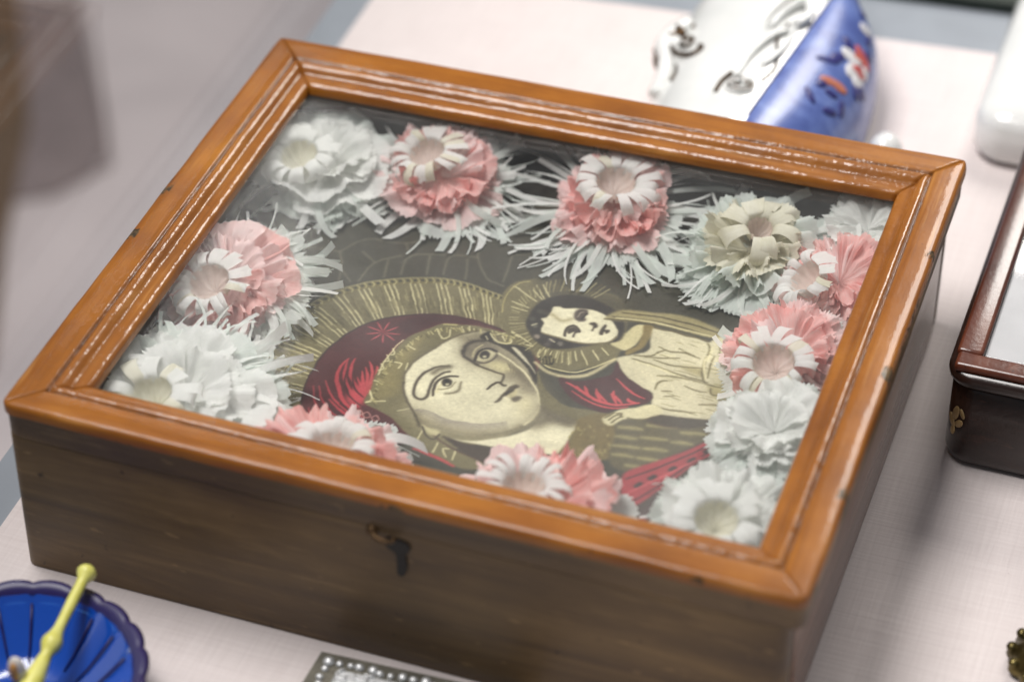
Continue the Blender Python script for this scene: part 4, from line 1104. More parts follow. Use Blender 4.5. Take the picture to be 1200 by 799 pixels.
S((220,212,164),0.6,0.45,0.3,[175.7,207.6,183.0,199.0])
S((220,212,164),0.6,0.45,0.3,[168.7,192.5,177.9,190.5])
S((220,212,164),0.6,0.45,0.3,[170.0,188.7,178.0,187.7])
S((220,212,164),0.6,0.45,0.3,[178.7,209.1,184.6,201.5])
S((220,212,164),0.6,0.45,0.3,[176.2,171.0,182.6,167.6,187.6,164.8])
S((220,212,164),0.6,0.45,0.3,[176.4,170.2,180.7,167.9])
S((220,212,164),0.6,0.45,0.3,[206.2,164.4,209.3,155.9])
S((220,212,164),0.6,0.45,0.3,[208.8,166.2,211.6,159.9])
S((220,212,164),0.6,0.45,0.3,[211.5,167.6,217.3,158.6])
S((220,212,164),0.6,0.45,0.3,[220.0,172.4,224.4,168.4])
S((220,212,164),0.6,0.45,0.3,[201.2,164.0,201.8,158.7])
S((220,212,164),0.6,0.45,0.3,[203.5,163.9,205.7,156.4])
S((220,212,164),0.6,0.45,0.3,[216.7,169.4,221.4,163.7])
S((220,212,164),0.6,0.45,0.3,[184.5,163.7,189.2,163.5])
S((220,212,164),0.6,0.45,0.3,[193.2,162.1,193.2,158.5])
S((220,212,164),0.6,0.45,0.3,[195.7,163.0,196.3,159.5])
S((220,212,164),0.6,0.45,0.3,[198.6,163.1,198.9,160.4])
S((220,212,164),0.6,0.45,0.3,[207.5,169.4,211.0,171.1,212.6,173.0])
S((160,150,100),0.7,0.45,0,[166.8,182.8,164.7,193.6,165.5,201.6,167.9,206.8,171.7,209.6])
S((190,180,140),2.3,1,0.3,[194.1,152.4,201.5,147.7,210.2,147.2,218.6,151.0,223.4,157.2,226.6,163.3,228.4,166.6])
S((210,200,150),0.7,0.45,0,[193.5,157.6,199.6,151.6,207.3,150.7,214.8,152.3,220.9,158.1,225.0,163.1,227.9,166.4])
S((44,40,28),0.7,0.45,0,[194.7,154.9,195.4,156.5,195.8,154.3])
S((44,40,28),0.7,0.45,0,[196.1,157.2,197.9,152.8,201.5,153.6])
S((44,40,28),0.7,0.45,0,[197.5,157.9,199.2,153.7])
S((44,40,28),0.7,0.45,0,[198.8,158.6,200.8,154.0])
S((44,40,28),0.7,0.45,0,[199.8,159.4,201.7,155.9,201.6,153.3])
S((44,40,28),0.7,0.45,0,[196.1,157.2,197.1,158.2])
S((176,168,122),0.45,0.45,0,[205.2,207.9,209.8,216.8])
S((150,142,100),0.45,0.45,0,[203.2,208.6,207.1,217.8])
S((92,84,54),0.45,0.45,0,[201.6,209.0,205.1,218.4])
S((176,168,122),0.45,0.45,0,[199.6,209.3,202.4,219.0])
S((92,84,54),0.45,0.45,0,[197.7,209.4,199.8,219.3])
S((150,142,100),0.45,0.45,0,[195.6,209.4,197.2,219.3])
S((92,84,54),0.45,0.45,0,[193.8,209.1,194.8,219.1])
S((150,142,100),0.45,0.45,0,[192.3,208.9,192.8,218.7])
S((92,84,54),0.45,0.45,0,[190.0,208.2,189.8,217.9])
S((176,168,122),0.45,0.45,0,[188.1,207.4,187.3,216.8])
S((92,84,54),0.45,0.45,0,[186.4,206.6,185.1,215.7])
S((150,142,100),0.45,0.45,0,[185.0,205.7,183.3,214.5])
S((150,142,100),0.45,0.45,0,[183.4,204.5,181.2,212.8])
S((176,168,122),0.45,0.45,0,[182.2,203.5,179.7,211.5])
S((92,84,54),0.45,0.45,0,[180.8,202.1,177.9,209.5])
S((92,84,54),0.45,0.45,0,[179.6,200.7,176.4,207.5])
S((176,168,122),0.45,0.45,0,[178.5,199.1,175.0,205.3])
S((150,142,100),0.45,0.45,0,[177.5,197.3,173.7,202.8])
S((150,142,100),0.45,0.45,0,[176.5,195.1,172.5,199.7])
S((176,168,122),0.45,0.45,0,[175.9,193.3,171.8,197.1])
S((176,168,122),0.45,0.45,0,[175.5,191.7,171.3,194.9])
S((150,142,100),0.45,0.45,0,[175.1,189.5,170.9,191.7])
S((150,142,100),0.45,0.45,0,[175.0,188.0,170.8,189.5])
S((176,168,122),0.45,0.45,0,[174.9,185.7,170.9,186.3])
S((150,142,100),0.45,0.45,0,[175.0,184.5,171.1,184.6])
S((176,168,122),0.45,0.45,0,[175.5,181.8,171.8,180.6])
S((150,142,100),0.45,0.45,0,[175.9,180.4,172.3,178.7])
S((176,168,122),0.45,0.45,0,[179.9,178.9,173.2,176.3])
S((150,142,100),0.45,0.45,0,[180.8,176.9,174.4,173.4])
S((150,142,100),0.45,0.45,0,[181.4,175.6,175.4,171.6])
S((92,84,54),0.45,0.45,0,[182.8,173.5,177.2,168.7])
S((176,168,122),0.45,0.45,0,[183.6,172.3,178.4,167.1])
S((150,142,100),0.45,0.45,0,[185.4,170.3,180.8,164.4])
S((176,168,122),0.45,0.45,0,[186.9,169.0,182.8,162.6])
S((92,84,54),0.45,0.45,0,[187.8,168.3,184.0,161.5])
S((176,168,122),0.45,0.45,0,[189.9,166.9,186.9,159.6])
S((92,84,54),0.45,0.45,0,[190.9,166.4,188.2,158.8])
S((92,84,54),0.45,0.45,0,[192.8,165.5,190.8,157.6])
S((176,168,122),0.45,0.45,0,[194.7,164.8,193.3,156.7])
S((176,168,122),0.45,0.45,0,[196.7,164.4,196.0,156.0])
S((92,84,54),0.45,0.45,0,[198.3,164.1,198.1,155.7])
S((150,142,100),0.45,0.45,0,[200.3,164.0,200.7,155.5])
S((176,168,122),0.45,0.45,0,[202.1,164.1,203.2,155.6])
S((150,142,100),0.45,0.45,0,[203.8,164.3,205.4,155.8])
S((150,142,100),0.45,0.45,0,[206.0,164.8,208.3,156.5])
S((176,168,122),0.45,0.45,0,[207.1,165.1,209.8,156.9])
F((44,40,34),0.9,[180.4,179.0,179.7,186.3,180.3,193.2,183.0,199.0,188.5,203.8,197.0,206.8,206.6,206.2,215.3,202.6,221.7,197.2,225.7,190.1,225.9,181.8,223.9,177.4,219.7,176.0,206.3,167.6,197.5,164.5,190.4,166.7,184.5,172.1])
F((224,218,184),0.6,[185.8,184.7,187.9,186.4,188.8,191.4,188.6,194.7,191.1,196.1,194.1,195.7,200.1,197.3,205.6,198.3,210.2,198.4,215.1,195.9,219.9,191.9,223.3,187.4,223.9,183.0,221.9,178.1,217.7,175.2,211.4,173.1,204.7,172.6,198.7,173.3,193.8,173.9,189.9,174.4,188.6,176.3,188.2,181.8])
F((96,94,80),0.9,[183.3,178.2,183.7,180.0,185.5,179.9,186.2,178.1,185.2,177.0])
F((70,68,58),0.9,[182.4,189.2,182.9,191.1,184.7,191.0,185.4,189.1,184.4,188.0])
F((140,128,112),0.9,[187.0,170.6,187.5,172.4,189.2,172.3,190.0,170.5,188.9,169.4])
F((86,80,80),0.9,[194.2,169.9,194.7,171.7,196.5,171.6,197.2,169.8,196.1,168.7])
F((112,106,96),0.9,[199.2,168.8,199.7,170.6,201.4,170.5,202.1,168.7,201.1,167.6])
F((64,60,50),0.9,[184.8,189.1,185.3,191.0,187.1,190.8,187.8,189.0,186.8,187.9])
F((72,70,60),0.9,[180.5,182.8,180.9,184.7,182.7,184.6,183.5,182.7,182.4,181.6])
F((80,74,68),0.9,[193.7,166.4,194.1,168.2,195.9,168.1,196.6,166.3,195.6,165.2])
S((190,184,150),0.6,0.45,0,[183.6,178.3,185.3,180.3])
S((190,184,150),0.6,0.45,0,[194.8,171.0,197.6,169.6])
F((74,64,56),0.8,[199.9,191.5,199.5,194.7,201.3,197.2,204.7,197.5,205.9,194.6,205.0,192.8,206.5,190.0,204.2,188.3,201.7,188.8])
S((150,140,120),0.6,0.45,0,[202.0,191.3,202.2,194.2,203.5,195.6])
S((40,36,30),0.9,0.45,0,[204.2,190.2,205.0,193.1,205.5,194.9])
S((64,56,44),1.7,0.45,0.3,[200.8,175.4,199.9,179.3,200.5,182.7,202.3,184.3,204.8,182.9,206.4,180.6])
F((60,52,42),0.6,[200.4,180.4,202.3,183.4,205.6,182.2,206.4,180.6,205.0,178.7,205.0,175.9,204.1,176.1,203.8,179.7,201.9,177.6])
F((64,56,44),0.6,[208.9,188.0,210.8,189.5,212.7,188.4,213.2,186.5,212.1,185.4,212.1,183.5,211.2,183.7,211.2,186.5])
F((58,50,40),0.6,[215.5,181.9,215.2,186.5,216.0,189.6,217.0,189.0,217.3,186.3,219.3,186.5,219.7,184.8,218.5,183.4,217.3,184.4,217.0,182.0])
S((160,150,112),1.6,2,0,[189.8,189.4,195.5,186.2,199.4,188.5])
S((120,110,80),0.9,0.6,0,[189.9,174.4,198.7,173.1,204.7,172.4,211.5,172.9,217.7,175.1,222.0,177.9,224.0,182.6])
F((206,196,148),0.7,[222.8,177.1,226.5,180.2,227.2,186.9,229.8,193.5,234.0,194.9,235.6,188.0,233.7,179.0,231.3,174.0,227.0,174.8])
F((128,112,66),0.7,[233.6,195.1,238.2,195.7,239.3,189.9,238.7,181.6,236.3,175.3,232.6,171.0,231.5,173.6,234.5,179.1,235.0,187.4])
F((150,140,98),1,[214.8,193.7,220.7,203.0,235.7,206.1,250.8,208.3,271.1,203.1,276.1,198.7,270.3,197.2,260.6,196.3,247.6,197.9,237.4,198.4,229.1,196.6])
S((86,78,52),1.3,0.45,0.4,[217.6,196.7,228.5,198.4,247.0,199.8,266.5,197.4])
S((86,78,52),1.3,0.45,0.4,[221.3,201.1,239.7,203.4,258.7,202.8,271.9,200.3])
S((86,78,52),1.3,0.45,0.4,[214.8,193.7,229.1,196.6,241.6,196.9,258.3,195.5])
S((190,180,134),1.6,0.45,0.4,[219.6,196.4,234.8,198.6,253.8,198.1,269.6,197.5])
F((204,197,162),0.7,[238.5,194.7,243.4,194.9,251.1,194.6,260.0,194.1,265.9,193.1,268.5,197.1,278.6,198.6,295.2,143.0,282.8,140.1,271.5,137.5,259.9,135.9,253.9,139.9,251.8,148.8,246.0,151.6,237.2,156.3,231.3,163.1,229.0,167.7,235.3,172.4,240.9,178.4,239.0,188.8])
S((96,86,56),1,0.45,0,[239.0,194.9,243.6,194.5,248.5,195.0,255.0,193.9,259.9,194.3,265.7,193.6])
F((168,158,112),2,[258.5,171.6,268.5,173.1,270.0,167.8,262.3,169.0])
F((178,168,122),2,[274.0,162.3,281.2,162.9,283.8,158.0,278.3,156.1])
S((112,104,70),1.5,0.6,0.5,[265.6,192.0,267.7,187.7,268.1,178.9,269.0,171.3,271.4,165.3,273.8,163.2,281.1,163.3])
S((112,104,70),1.1,0.6,0.5,[236.0,172.2,243.4,174.3,246.0,178.2,248.4,180.5])
S((112,104,70),1,0.6,0.5,[240.8,172.8,249.6,174.4,256.3,177.0])
S((112,104,70),1,0.6,0.5,[244.9,181.8,250.4,180.2,257.5,181.2,265.3,179.9])
S((112,104,70),1.3,0.6,0.5,[236.1,169.7,243.9,168.5,254.5,166.3,263.4,165.4,273.4,164.5])
S((112,104,70),1,0.6,0.5,[245.4,172.0,255.7,170.6,268.4,173.6])
S((112,104,70),1,0.6,0.5,[250.3,161.8,257.8,163.5,266.2,164.0,273.2,163.0])
S((112,104,70),1.2,0.6,0.5,[252.0,152.2,251.9,156.5,254.1,159.3,258.0,160.6])
S((112,104,70),0.9,0.6,0.5,[255.1,151.9,259.7,153.0])
S((112,104,70),0.9,0.6,0.5,[264.1,158.8,270.6,157.3,274.8,157.7])
S((112,104,70),0.8,0.6,0.5,[257.3,148.8,261.7,150.3])
S((112,104,70),1.1,0.6,0.5,[273.8,148.3,280.0,150.0,287.0,151.0])
S((112,104,70),1.2,0.6,0.5,[254.7,141.2,261.0,140.5,266.9,141.1,273.8,142.1])
S((112,104,70),1,0.6,0.5,[270.1,193.6,271.7,192.1,272.7,186.5])
S((112,104,70),0.9,0.6,0.5,[271.0,183.9,271.3,176.1,272.5,167.6])
S((112,104,70),1.4,0.6,0.5,[254.3,183.6,258.6,181.6,262.7,180.5])
S((112,104,70),1,0.6,0.5,[275.7,161.0,278.0,157.0,283.5,158.9])
S((224,216,172),1.2,0.8,0.4,[267.9,181.8,268.6,175.1,271.9,166.5])
S((224,216,172),1.2,0.8,0.4,[237.8,168.3,248.1,167.0,259.9,164.7])
S((224,216,172),1.2,0.8,0.4,[268.6,190.0,268.9,180.2])
S((224,216,172),1.2,0.8,0.4,[245.4,176.0,253.6,177.8])
S((150,142,104),0.5,0.45,0.7,[272.8,177.0,275.8,176.9,278.9,176.3])
S((150,142,104),0.5,0.45,0.7,[275.5,155.0,278.6,155.1,281.9,154.7])
S((132,124,88),0.5,0.45,0.7,[263.1,167.7,265.5,167.4,268.1,166.7])
S((168,160,120),0.5,0.45,0.7,[251.5,187.7,253.3,187.6,255.2,187.2])
S((150,142,104),0.5,0.45,0.7,[257.5,175.9,260.8,176.1,264.3,175.9])
S((214,206,168),0.5,0.45,0.7,[264.0,139.4,265.7,139.5,267.5,139.3])
S((132,124,88),0.5,0.45,0.7,[247.1,176.4,249.5,176.3,251.9,175.7])
S((150,142,104),0.5,0.45,0.7,[257.4,143.7,260.3,143.6,263.3,142.9])
S((168,160,120),0.5,0.45,0.7,[276.9,149.3,279.0,149.7,281.1,149.8])
S((150,142,104),0.5,0.45,0.7,[273.2,142.4,276.2,142.8,279.1,142.9])
S((150,142,104),0.5,0.45,0.7,[260.5,150.8,262.3,150.9,264.2,150.9])
S((132,124,88),0.5,0.45,0.7,[268.8,141.2,272.0,141.2,275.4,140.8])
S((132,124,88),0.5,0.45,0.7,[275.0,186.2,277.2,186.2,279.5,186.0])
S((214,206,168),0.5,0.45,0.7,[267.2,179.9,270.4,179.4,273.8,178.3])
S((132,124,88),0.5,0.45,0.7,[254.0,163.4,256.9,163.8,259.9,163.8])
S((214,206,168),0.5,0.45,0.7,[253.0,182.5,255.1,182.7,257.3,182.7])
S((168,160,120),0.5,0.45,0.7,[261.5,143.5,262.7,143.7,264.0,143.7])
S((132,124,88),0.5,0.45,0.7,[265.4,165.1,268.1,165.3,270.9,165.1])
S((168,160,120),0.5,0.45,0.7,[257.7,190.7,260.4,191.0,263.2,191.0])
S((168,160,120),0.5,0.45,0.7,[273.3,194.1,275.5,194.4,277.8,194.5])
S((168,160,120),0.5,0.45,0.7,[256.3,147.1,258.2,147.4,260.0,147.6])
S((132,124,88),0.5,0.45,0.7,[282.6,158.4,284.3,158.3,286.1,157.9])
S((132,124,88),0.5,0.45,0.7,[261.2,149.1,263.3,148.9,265.5,148.3])
S((150,142,104),0.5,0.45,0.7,[256.6,167.7,260.1,168.0,263.8,167.8])
S((168,160,120),0.5,0.45,0.7,[252.1,175.4,254.3,175.3,256.7,174.8])
S((150,142,104),0.5,0.45,0.7,[257.5,151.2,260.8,151.2,264.3,150.7])
S((168,160,120),0.5,0.45,0.7,[273.8,172.0,276.2,172.0,278.6,171.7])
S((132,124,88),0.5,0.45,0.7,[269.5,174.2,273.1,174.5,276.8,174.3])
S((150,142,104),0.5,0.45,0.7,[257.1,188.2,259.4,188.1,261.7,187.7])
S((214,206,168),0.5,0.45,0.7,[267.4,188.3,270.7,188.3,274.2,187.8])
S((132,124,88),0.5,0.45,0.7,[276.8,164.6,279.0,164.8,281.3,164.7])
S((214,206,168),0.5,0.45,0.7,[261.2,181.5,262.9,181.8,264.7,181.9])
S((214,206,168),0.5,0.45,0.7,[255.4,160.0,258.3,160.5,261.2,160.7])
S((150,142,104),0.5,0.45,0.7,[271.0,155.2,272.7,155.1,274.5,154.6])
S((168,160,120),0.5,0.45,0.7,[251.6,161.5,255.0,161.6,258.5,161.3])
S((214,206,168),0.5,0.45,0.7,[251.8,173.2,253.3,173.1,254.9,172.6])
S((150,142,104),0.5,0.45,0.7,[264.2,185.6,267.3,185.3,270.6,184.3])
S((168,160,120),0.5,0.45,0.7,[267.2,162.8,270.7,163.2,274.3,163.2])
S((150,142,104),0.5,0.45,0.7,[276.7,165.2,279.0,164.9,281.3,164.2])
S((132,124,88),0.5,0.45,0.7,[277.9,146.6,279.7,146.5,281.7,146.0])
S((214,206,168),0.5,0.45,0.7,[260.4,186.7,263.7,186.3,267.1,185.3])
S((168,160,120),0.5,0.45,0.7,[255.9,162.7,258.6,162.5,261.5,161.8])
S((132,124,88),0.5,0.45,0.7,[285.0,148.1,287.4,148.4,289.9,148.5])
S((150,142,104),0.5,0.45,0.7,[272.7,153.3,276.0,153.3,279.5,152.9])
S((168,160,120),0.5,0.45,0.7,[258.3,164.7,261.5,164.3,265.0,163.2])
S((214,206,168),0.5,0.45,0.7,[266.2,182.8,268.4,182.9,270.6,182.7])
F((66,28,30),0.7,[208.0,145.1,216.3,146.1,224.7,151.0,229.9,155.7,229.9,164.6,232.5,160.5,238.0,155.6,246.0,151.6,251.6,148.2,252.0,144.0,249.5,140.3,241.9,135.3,235.2,129.6,226.4,130.3,216.4,134.5])
S((186,70,74),2,0.45,0.6,[212.2,143.7,220.8,139.9,229.4,136.2,238.6,136.0,248.1,140.8])
S((186,70,74),1.8,0.45,0.6,[231.3,135.9,228.0,140.5,226.4,143.8])
S((186,70,74),1.8,0.45,0.6,[238.4,136.9,235.5,141.2,234.5,145.2])
S((186,70,74),1.6,0.45,0.6,[241.2,137.4,237.1,140.8,234.1,142.6])
S((186,70,74),1.8,0.45,0.6,[246.5,140.2,243.3,140.5,242.0,142.0])
S((186,70,74),1.5,0.45,0.6,[234.4,136.0,230.2,139.3,227.5,142.2])
S((186,70,74),1.6,0.45,0.6,[225.3,137.6,222.2,141.3,220.8,143.8])
S((186,70,74),1.3,0.45,0.6,[220.3,139.7,217.2,142.5])
S((186,70,74),1.3,0.45,0.6,[233.2,153.4,238.8,149.1,244.7,145.8,249.4,144.6])
S((186,70,74),1.2,0.45,0.6,[216.4,138.4,227.8,133.7,237.7,133.3,244.0,136.5])
F((212,204,162),0.7,[235.4,125.0,237.4,128.5,241.2,133.6,247.4,137.2,252.2,141.3,258.5,140.6,259.3,136.1,255.1,131.8,248.6,129.5,244.4,127.2,241.1,122.2,237.6,121.9])
S((104,96,62),0.8,0.45,0,[238.4,125.1,240.2,129.0,242.8,130.4])
S((104,96,62),0.8,0.45,0,[240.1,123.7,241.9,127.7,243.8,129.3])
S((104,96,62),0.8,0.45,0,[246.2,129.2,252.0,130.0,257.0,133.4])
S((104,96,62),0.8,0.45,0,[240.4,130.5,242.6,131.2,242.7,128.9])
S((104,96,62),0.8,0.45,0,[236.4,125.8,239.1,130.5])
F((68,60,46),1,[255.4,131.0,259.9,135.9,271.6,137.1,282.9,139.6,290.5,142.7,289.4,138.1,278.7,133.5,265.4,129.8])
S((190,182,128),0.5,0.45,0,[177.0,167.1,179.1,166.1])
S((190,182,128),0.5,0.45,0,[175.0,167.3,175.7,164.3])
S((190,182,128),0.5,0.45,0,[173.1,167.5,175.1,167.2])
S((170,160,110),0.5,0.45,0,[171.2,167.8,173.4,166.7])
S((190,182,128),0.5,0.45,0,[169.2,168.0,170.8,167.4])
S((190,182,128),0.5,0.45,0,[167.3,168.2,168.7,165.7])
S((84,78,50),0.5,0.45,0,[165.4,168.4,168.0,166.4])
S((84,78,50),0.5,0.45,0,[163.5,168.0,165.1,167.7])
S((190,182,128),0.5,0.45,0,[161.5,167.6,162.6,164.7])
S((84,78,50),0.5,0.45,0,[159.6,167.1,160.0,165.3])
S((84,78,50),0.5,0.45,0,[157.7,166.7,158.1,165.0])
S((190,182,128),0.5,0.45,0,[155.8,166.3,157.4,164.9])
S((84,78,50),0.5,0.45,0,[153.9,165.9,157.1,163.3])
S((190,182,128),0.5,0.45,0,[152.4,165.3,154.6,162.5])
S((170,160,110),0.5,0.45,0,[150.9,164.8,152.2,164.1])
S((170,160,110),0.5,0.45,0,[149.5,164.3,151.7,162.5])
S((190,182,128),0.5,0.45,0,[148.0,163.8,149.7,163.5])
S((170,160,110),0.5,0.45,0,[146.5,163.2,147.7,159.8])
S((84,78,50),0.5,0.45,0,[145.0,162.7,145.5,161.4])
S((190,182,128),0.5,0.45,0,[144.0,161.8,145.2,160.0])
S((170,160,110),0.5,0.45,0,[143.0,160.9,144.8,158.5])
S((190,182,128),0.5,0.45,0,[142.1,159.9,142.0,158.3])
S((84,78,50),0.5,0.45,0,[141.1,159.0,142.5,157.1])
S((190,182,128),0.5,0.45,0,[140.1,158.1,142.1,156.2])
S((190,182,128),0.5,0.45,0,[139.2,157.1,140.4,155.7])
S((84,78,50),0.5,0.45,0,[138.3,155.5,141.4,153.1])
S((84,78,50),0.5,0.45,0,[137.4,153.9,137.8,152.4])
S((190,182,128),0.5,0.45,0,[136.5,152.2,136.8,151.4])
S((190,182,128),0.5,0.45,0,[135.7,150.6,137.2,150.3])
S((170,160,110),0.5,0.45,0,[134.8,148.9,135.5,146.2])
S((190,182,128),0.5,0.45,0,[133.9,147.3,135.8,145.5])
S((190,182,128),0.5,0.45,0,[133.5,145.7,134.5,144.2])
S((170,160,110),0.5,0.45,0,[133.1,144.1,135.4,141.6])
S((84,78,50),0.5,0.45,0,[132.7,142.5,135.0,140.5])
S((170,160,110),0.5,0.45,0,[132.3,140.9,132.5,139.5])
S((190,182,128),0.5,0.45,0,[131.9,139.3,133.8,137.7])
S((170,160,110),0.5,0.45,0,[131.4,137.7,134.2,136.6])
S((170,160,110),0.5,0.45,0,[131.2,136.0,132.3,134.3])
S((84,78,50),0.5,0.45,0,[130.9,134.3,131.8,130.8])
S((170,160,110),0.5,0.45,0,[130.6,132.6,130.6,130.8])
S((190,182,128),0.5,0.45,0,[130.3,130.9,131.3,127.7])
S((170,160,110),0.5,0.45,0,[130.1,129.2,132.2,128.9])
S((170,160,110),0.5,0.45,0,[129.8,127.5,130.4,125.3])
S((190,182,128),0.5,0.45,0,[129.8,125.8,130.2,124.8])
S((170,160,110),0.5,0.45,0,[129.8,124.1,132.5,122.4])
S((190,182,128),0.5,0.45,0,[129.9,122.4,131.9,121.9])
S((84,78,50),0.5,0.45,0,[129.9,120.7,131.8,120.5])
S((84,78,50),0.5,0.45,0,[129.9,119.0,131.9,118.8])
S((170,160,110),0.5,0.45,0,[129.9,117.3,132.8,115.7])
S((190,182,128),0.5,0.45,0,[130.2,115.6,133.0,114.2])
S((190,182,128),0.5,0.45,0,[130.4,114.0,131.6,110.7])
S((84,78,50),0.5,0.45,0,[130.7,112.4,131.7,110.7])
S((190,182,128),0.5,0.45,0,[131.0,110.8,132.1,110.3])
S((84,78,50),0.5,0.45,0,[131.2,109.2,132.1,108.4])
S((170,160,110),0.5,0.45,0,[131.5,107.6,131.8,105.1])
S((84,78,50),0.5,0.45,0,[131.8,106.3,131.8,105.7])
S((84,78,50),0.5,0.45,0,[132.1,105.0,134.9,103.4])
S((190,182,128),0.5,0.45,0,[132.5,103.7,134.0,100.8])
S((170,160,110),0.5,0.45,0,[132.8,102.5,135.4,100.8])
S((84,78,50),0.5,0.45,0,[133.1,101.2,135.7,98.8])
IMG *= (1 + field(26, .022) + field(90, .014) + field(260, .022))[..., None]
IMG += rs.randn(NY, NX, 1).astype(np.float32)*3.5
# faded, slightly blotched printing ink
yy, xx = np.meshgrid(gy, gx, indexing='ij')
IMG *= (1 + .03*np.sin(xx*.11+1.3*np.sin(yy*.07)) * np.sin(yy*.09+.6))[..., None]
L_ = np.clip(IMG, 0, 255)/255
L_ = np.where(L_ <= .04045, L_/12.92, ((L_+.055)/1.055)**2.4)
ZI = .0535
co = np.empty((NY, NX, 3), np.float32); co[..., 0] = xx/1000; co[..., 1] = yy/1000
co[..., 2] = ZI + .0004*np.sin(xx*.045)*np.sin(yy*.06)
me = bpy.data.meshes.new('icon_print')
idx = np.arange(NX*NY).reshape(NY, NX)
q = np.stack([idx[:-1, :-1], idx[:-1, 1:], idx[1:, 1:], idx[1:, :-1]], -1).reshape(-1, 4)
me.vertices.add(NX*NY); me.vertices.foreach_set('co', co.ravel())
me.loops.add(q.size); me.loops.foreach_set('vertex_index', q.ravel().astype(np.int32))
me.polygons.add(len(q)); me.polygons.foreach_set('loop_start', np.arange(len(q), dtype=np.int32)*4)
me.update(calc_edges=True)
ca = me.color_attributes.new('ink', 'FLOAT_COLOR', 'POINT')
ca.data.foreach_set('color', np.concatenate([L_, np.ones((NY, NX, 1))], -1).astype(np.float32).ravel())
t = NT('printed_paper')
a = t.attr('ink')
M_PRINT = t.set(Base_Color=a.outputs['Color'], Roughness=.5)
me.materials.append(M_PRINT)
pic = bpy.data.objects.new('icon_print', me); C.objects.link(pic)
tag(pic, 'printed olive and cream picture of a haloed mother and child behind the glass', 'picture')

# ================================================================== paper flowers
rnd = random.Random(11)
UNDER = None       # (origin, rotation, radius) of the curled centre that petals must stay beneath
IN = (.0165, .3405, .0170, .2985)
def keep(p):
    x = min(max(p.x, IN[0]), IN[1]); y = min(max(p.y, IN[2]), IN[3])
    z = p.z
    top = ZG - .0012
    if z > top - .004: z = top - .004*math.exp(-(z-(top-.004))/.004)
    if z < ZI + .004: z = ZI + .0012 + .0028*math.exp((z-(ZI+.004))/.004)
    return Vector((x, y, z))
def patch(name, pts, uvs, nu, nv, mat, parent):
    fs = []
    for i in range(nu-1):
        for j in range(nv-1):
            fs.append((i*nv+j, (i+1)*nv+j, (i+1)*nv+j+1, i*nv+j+1))
    o = link(name, [keep(p) for p in pts], fs, mat, parent)
    ul = o.data.uv_layers.new(name='UVMap')
    lv = np.empty(len(o.data.loops), np.int32); o.data.loops.foreach_get('vertex_index', lv)
    ul.data.foreach_set('uv', np.array(uvs, np.float32)[lv].ravel())
    return o
def ease(t_): return t_*t_*(3-2*t_)
def frame_of(ax):
    ax = Vector(ax).normalized(); q = Vector((0, 0, 1)).rotation_difference(ax); return q
def petal(par, org, q, a0, a1, r0, r1, z0, slope, ruf, k, mat, rn, pink_edge=.0007, name='petal', curl=0):
    nu, nv = 30, 9; pts, uv = [], []
    ph = rn.uniform(0, 9); ph2 = rn.uniform(0, 9); am = rn.uniform(.75, 1.25)
    for i in range(nu):
        fu = i/(nu-1); a = a0+(a1-a0)*fu
        rim = 1 - .10*(abs(fu*2-1))**4 + .05*math.sin(a*5+ph2)
        for j in range(nv):
            fv = j/(nv-1)
            r = r0 + (r1*rim-r0)*fv
            if j == nv-1: r += pink_edge*(.55 if i % 2 else -.55) + rn.uniform(-1, 1)*pink_edge*.6
            w = fv**1.25*ruf*am
            z = z0 - .0055*(1-fv)**2 + slope*max(0, r-r1*.3) + w*math.sin(k*a+ph) + .28*w*math.sin(1.9*k*a+ph2+fv*2) + curl*fv*fv
            da = .22*w/max(r, .006)*math.cos(k*a+ph)*1.3
            z += noise.noise(Vector((a*4+ph, fv*3, ph2)))*.0036*fv
            p = org + q @ Vector((r*math.cos(a+da), r*math.sin(a+da), z))
            if UNDER:
                l_ = UNDER[1].inverted() @ (p - UNDER[0]); rho = math.hypot(l_.x, l_.y)/UNDER[2]
                lim = -.0120 + .0110*ease(min(1, max(0, (rho-1.05)/.75)))
                if rho < 1.8 and l_.z > lim: l_.z = lim; p = UNDER[0] + UNDER[1] @ l_
            pts.append(p); uv.append((a*r1*1000*.8, r*1000))
    return patch(name, pts, uv, nu, nv, mat, par)
def curl_strip(par, org, q, a, wdt, r0, rc, hgt, mat, rn, turn=2.75):
    # a paper strip that climbs out of the throat, rolls over and hangs outwards
    nu, nv = 4, 16; pts, uv = [], []
    R1 = rc*rn.uniform(.85, 1.2); tw = rn.uniform(-.45, .45); tn = turn*rn.uniform(.8, 1.3); lift = rn.uniform(-.0012, .0018); cut = rn.uniform(-.25, .25)
    path = [(r0*.88, -.006), (r0*.93, -.003), (r0*.97, -.001)]
    for k in range(13):
        th = tn*k/12; sp = 1-.22*k/12
        path.append((r0 + R1 - R1*math.cos(th)*sp, R1*.8*math.sin(th)*sp + lift*min(1, k/4) - .0016*max(0, k-9)/3))
    n_ = len(path)
    for i in range(nu):
        f = (i/(nu-1)-.5)
        for j, (r, z) in enumerate(path):
            fv = j/(n_-1)
            off = f*wdt*(1 + .85*(rc*1.8/r0)*fv)
            aa = a + tw*max(0, fv-.25)*.7
            if j == n_-1: r += cut*off
            base = Vector((r*math.cos(aa)-off*math.sin(aa), r*math.sin(aa)+off*math.cos(aa), z - .0012*(2*f)**2*fv))
            pts.append(org + q @ base); uv.append((off*1000+a*20, fv*20))
    return patch('curled_strip', pts, uv, nu, n_, mat, par)
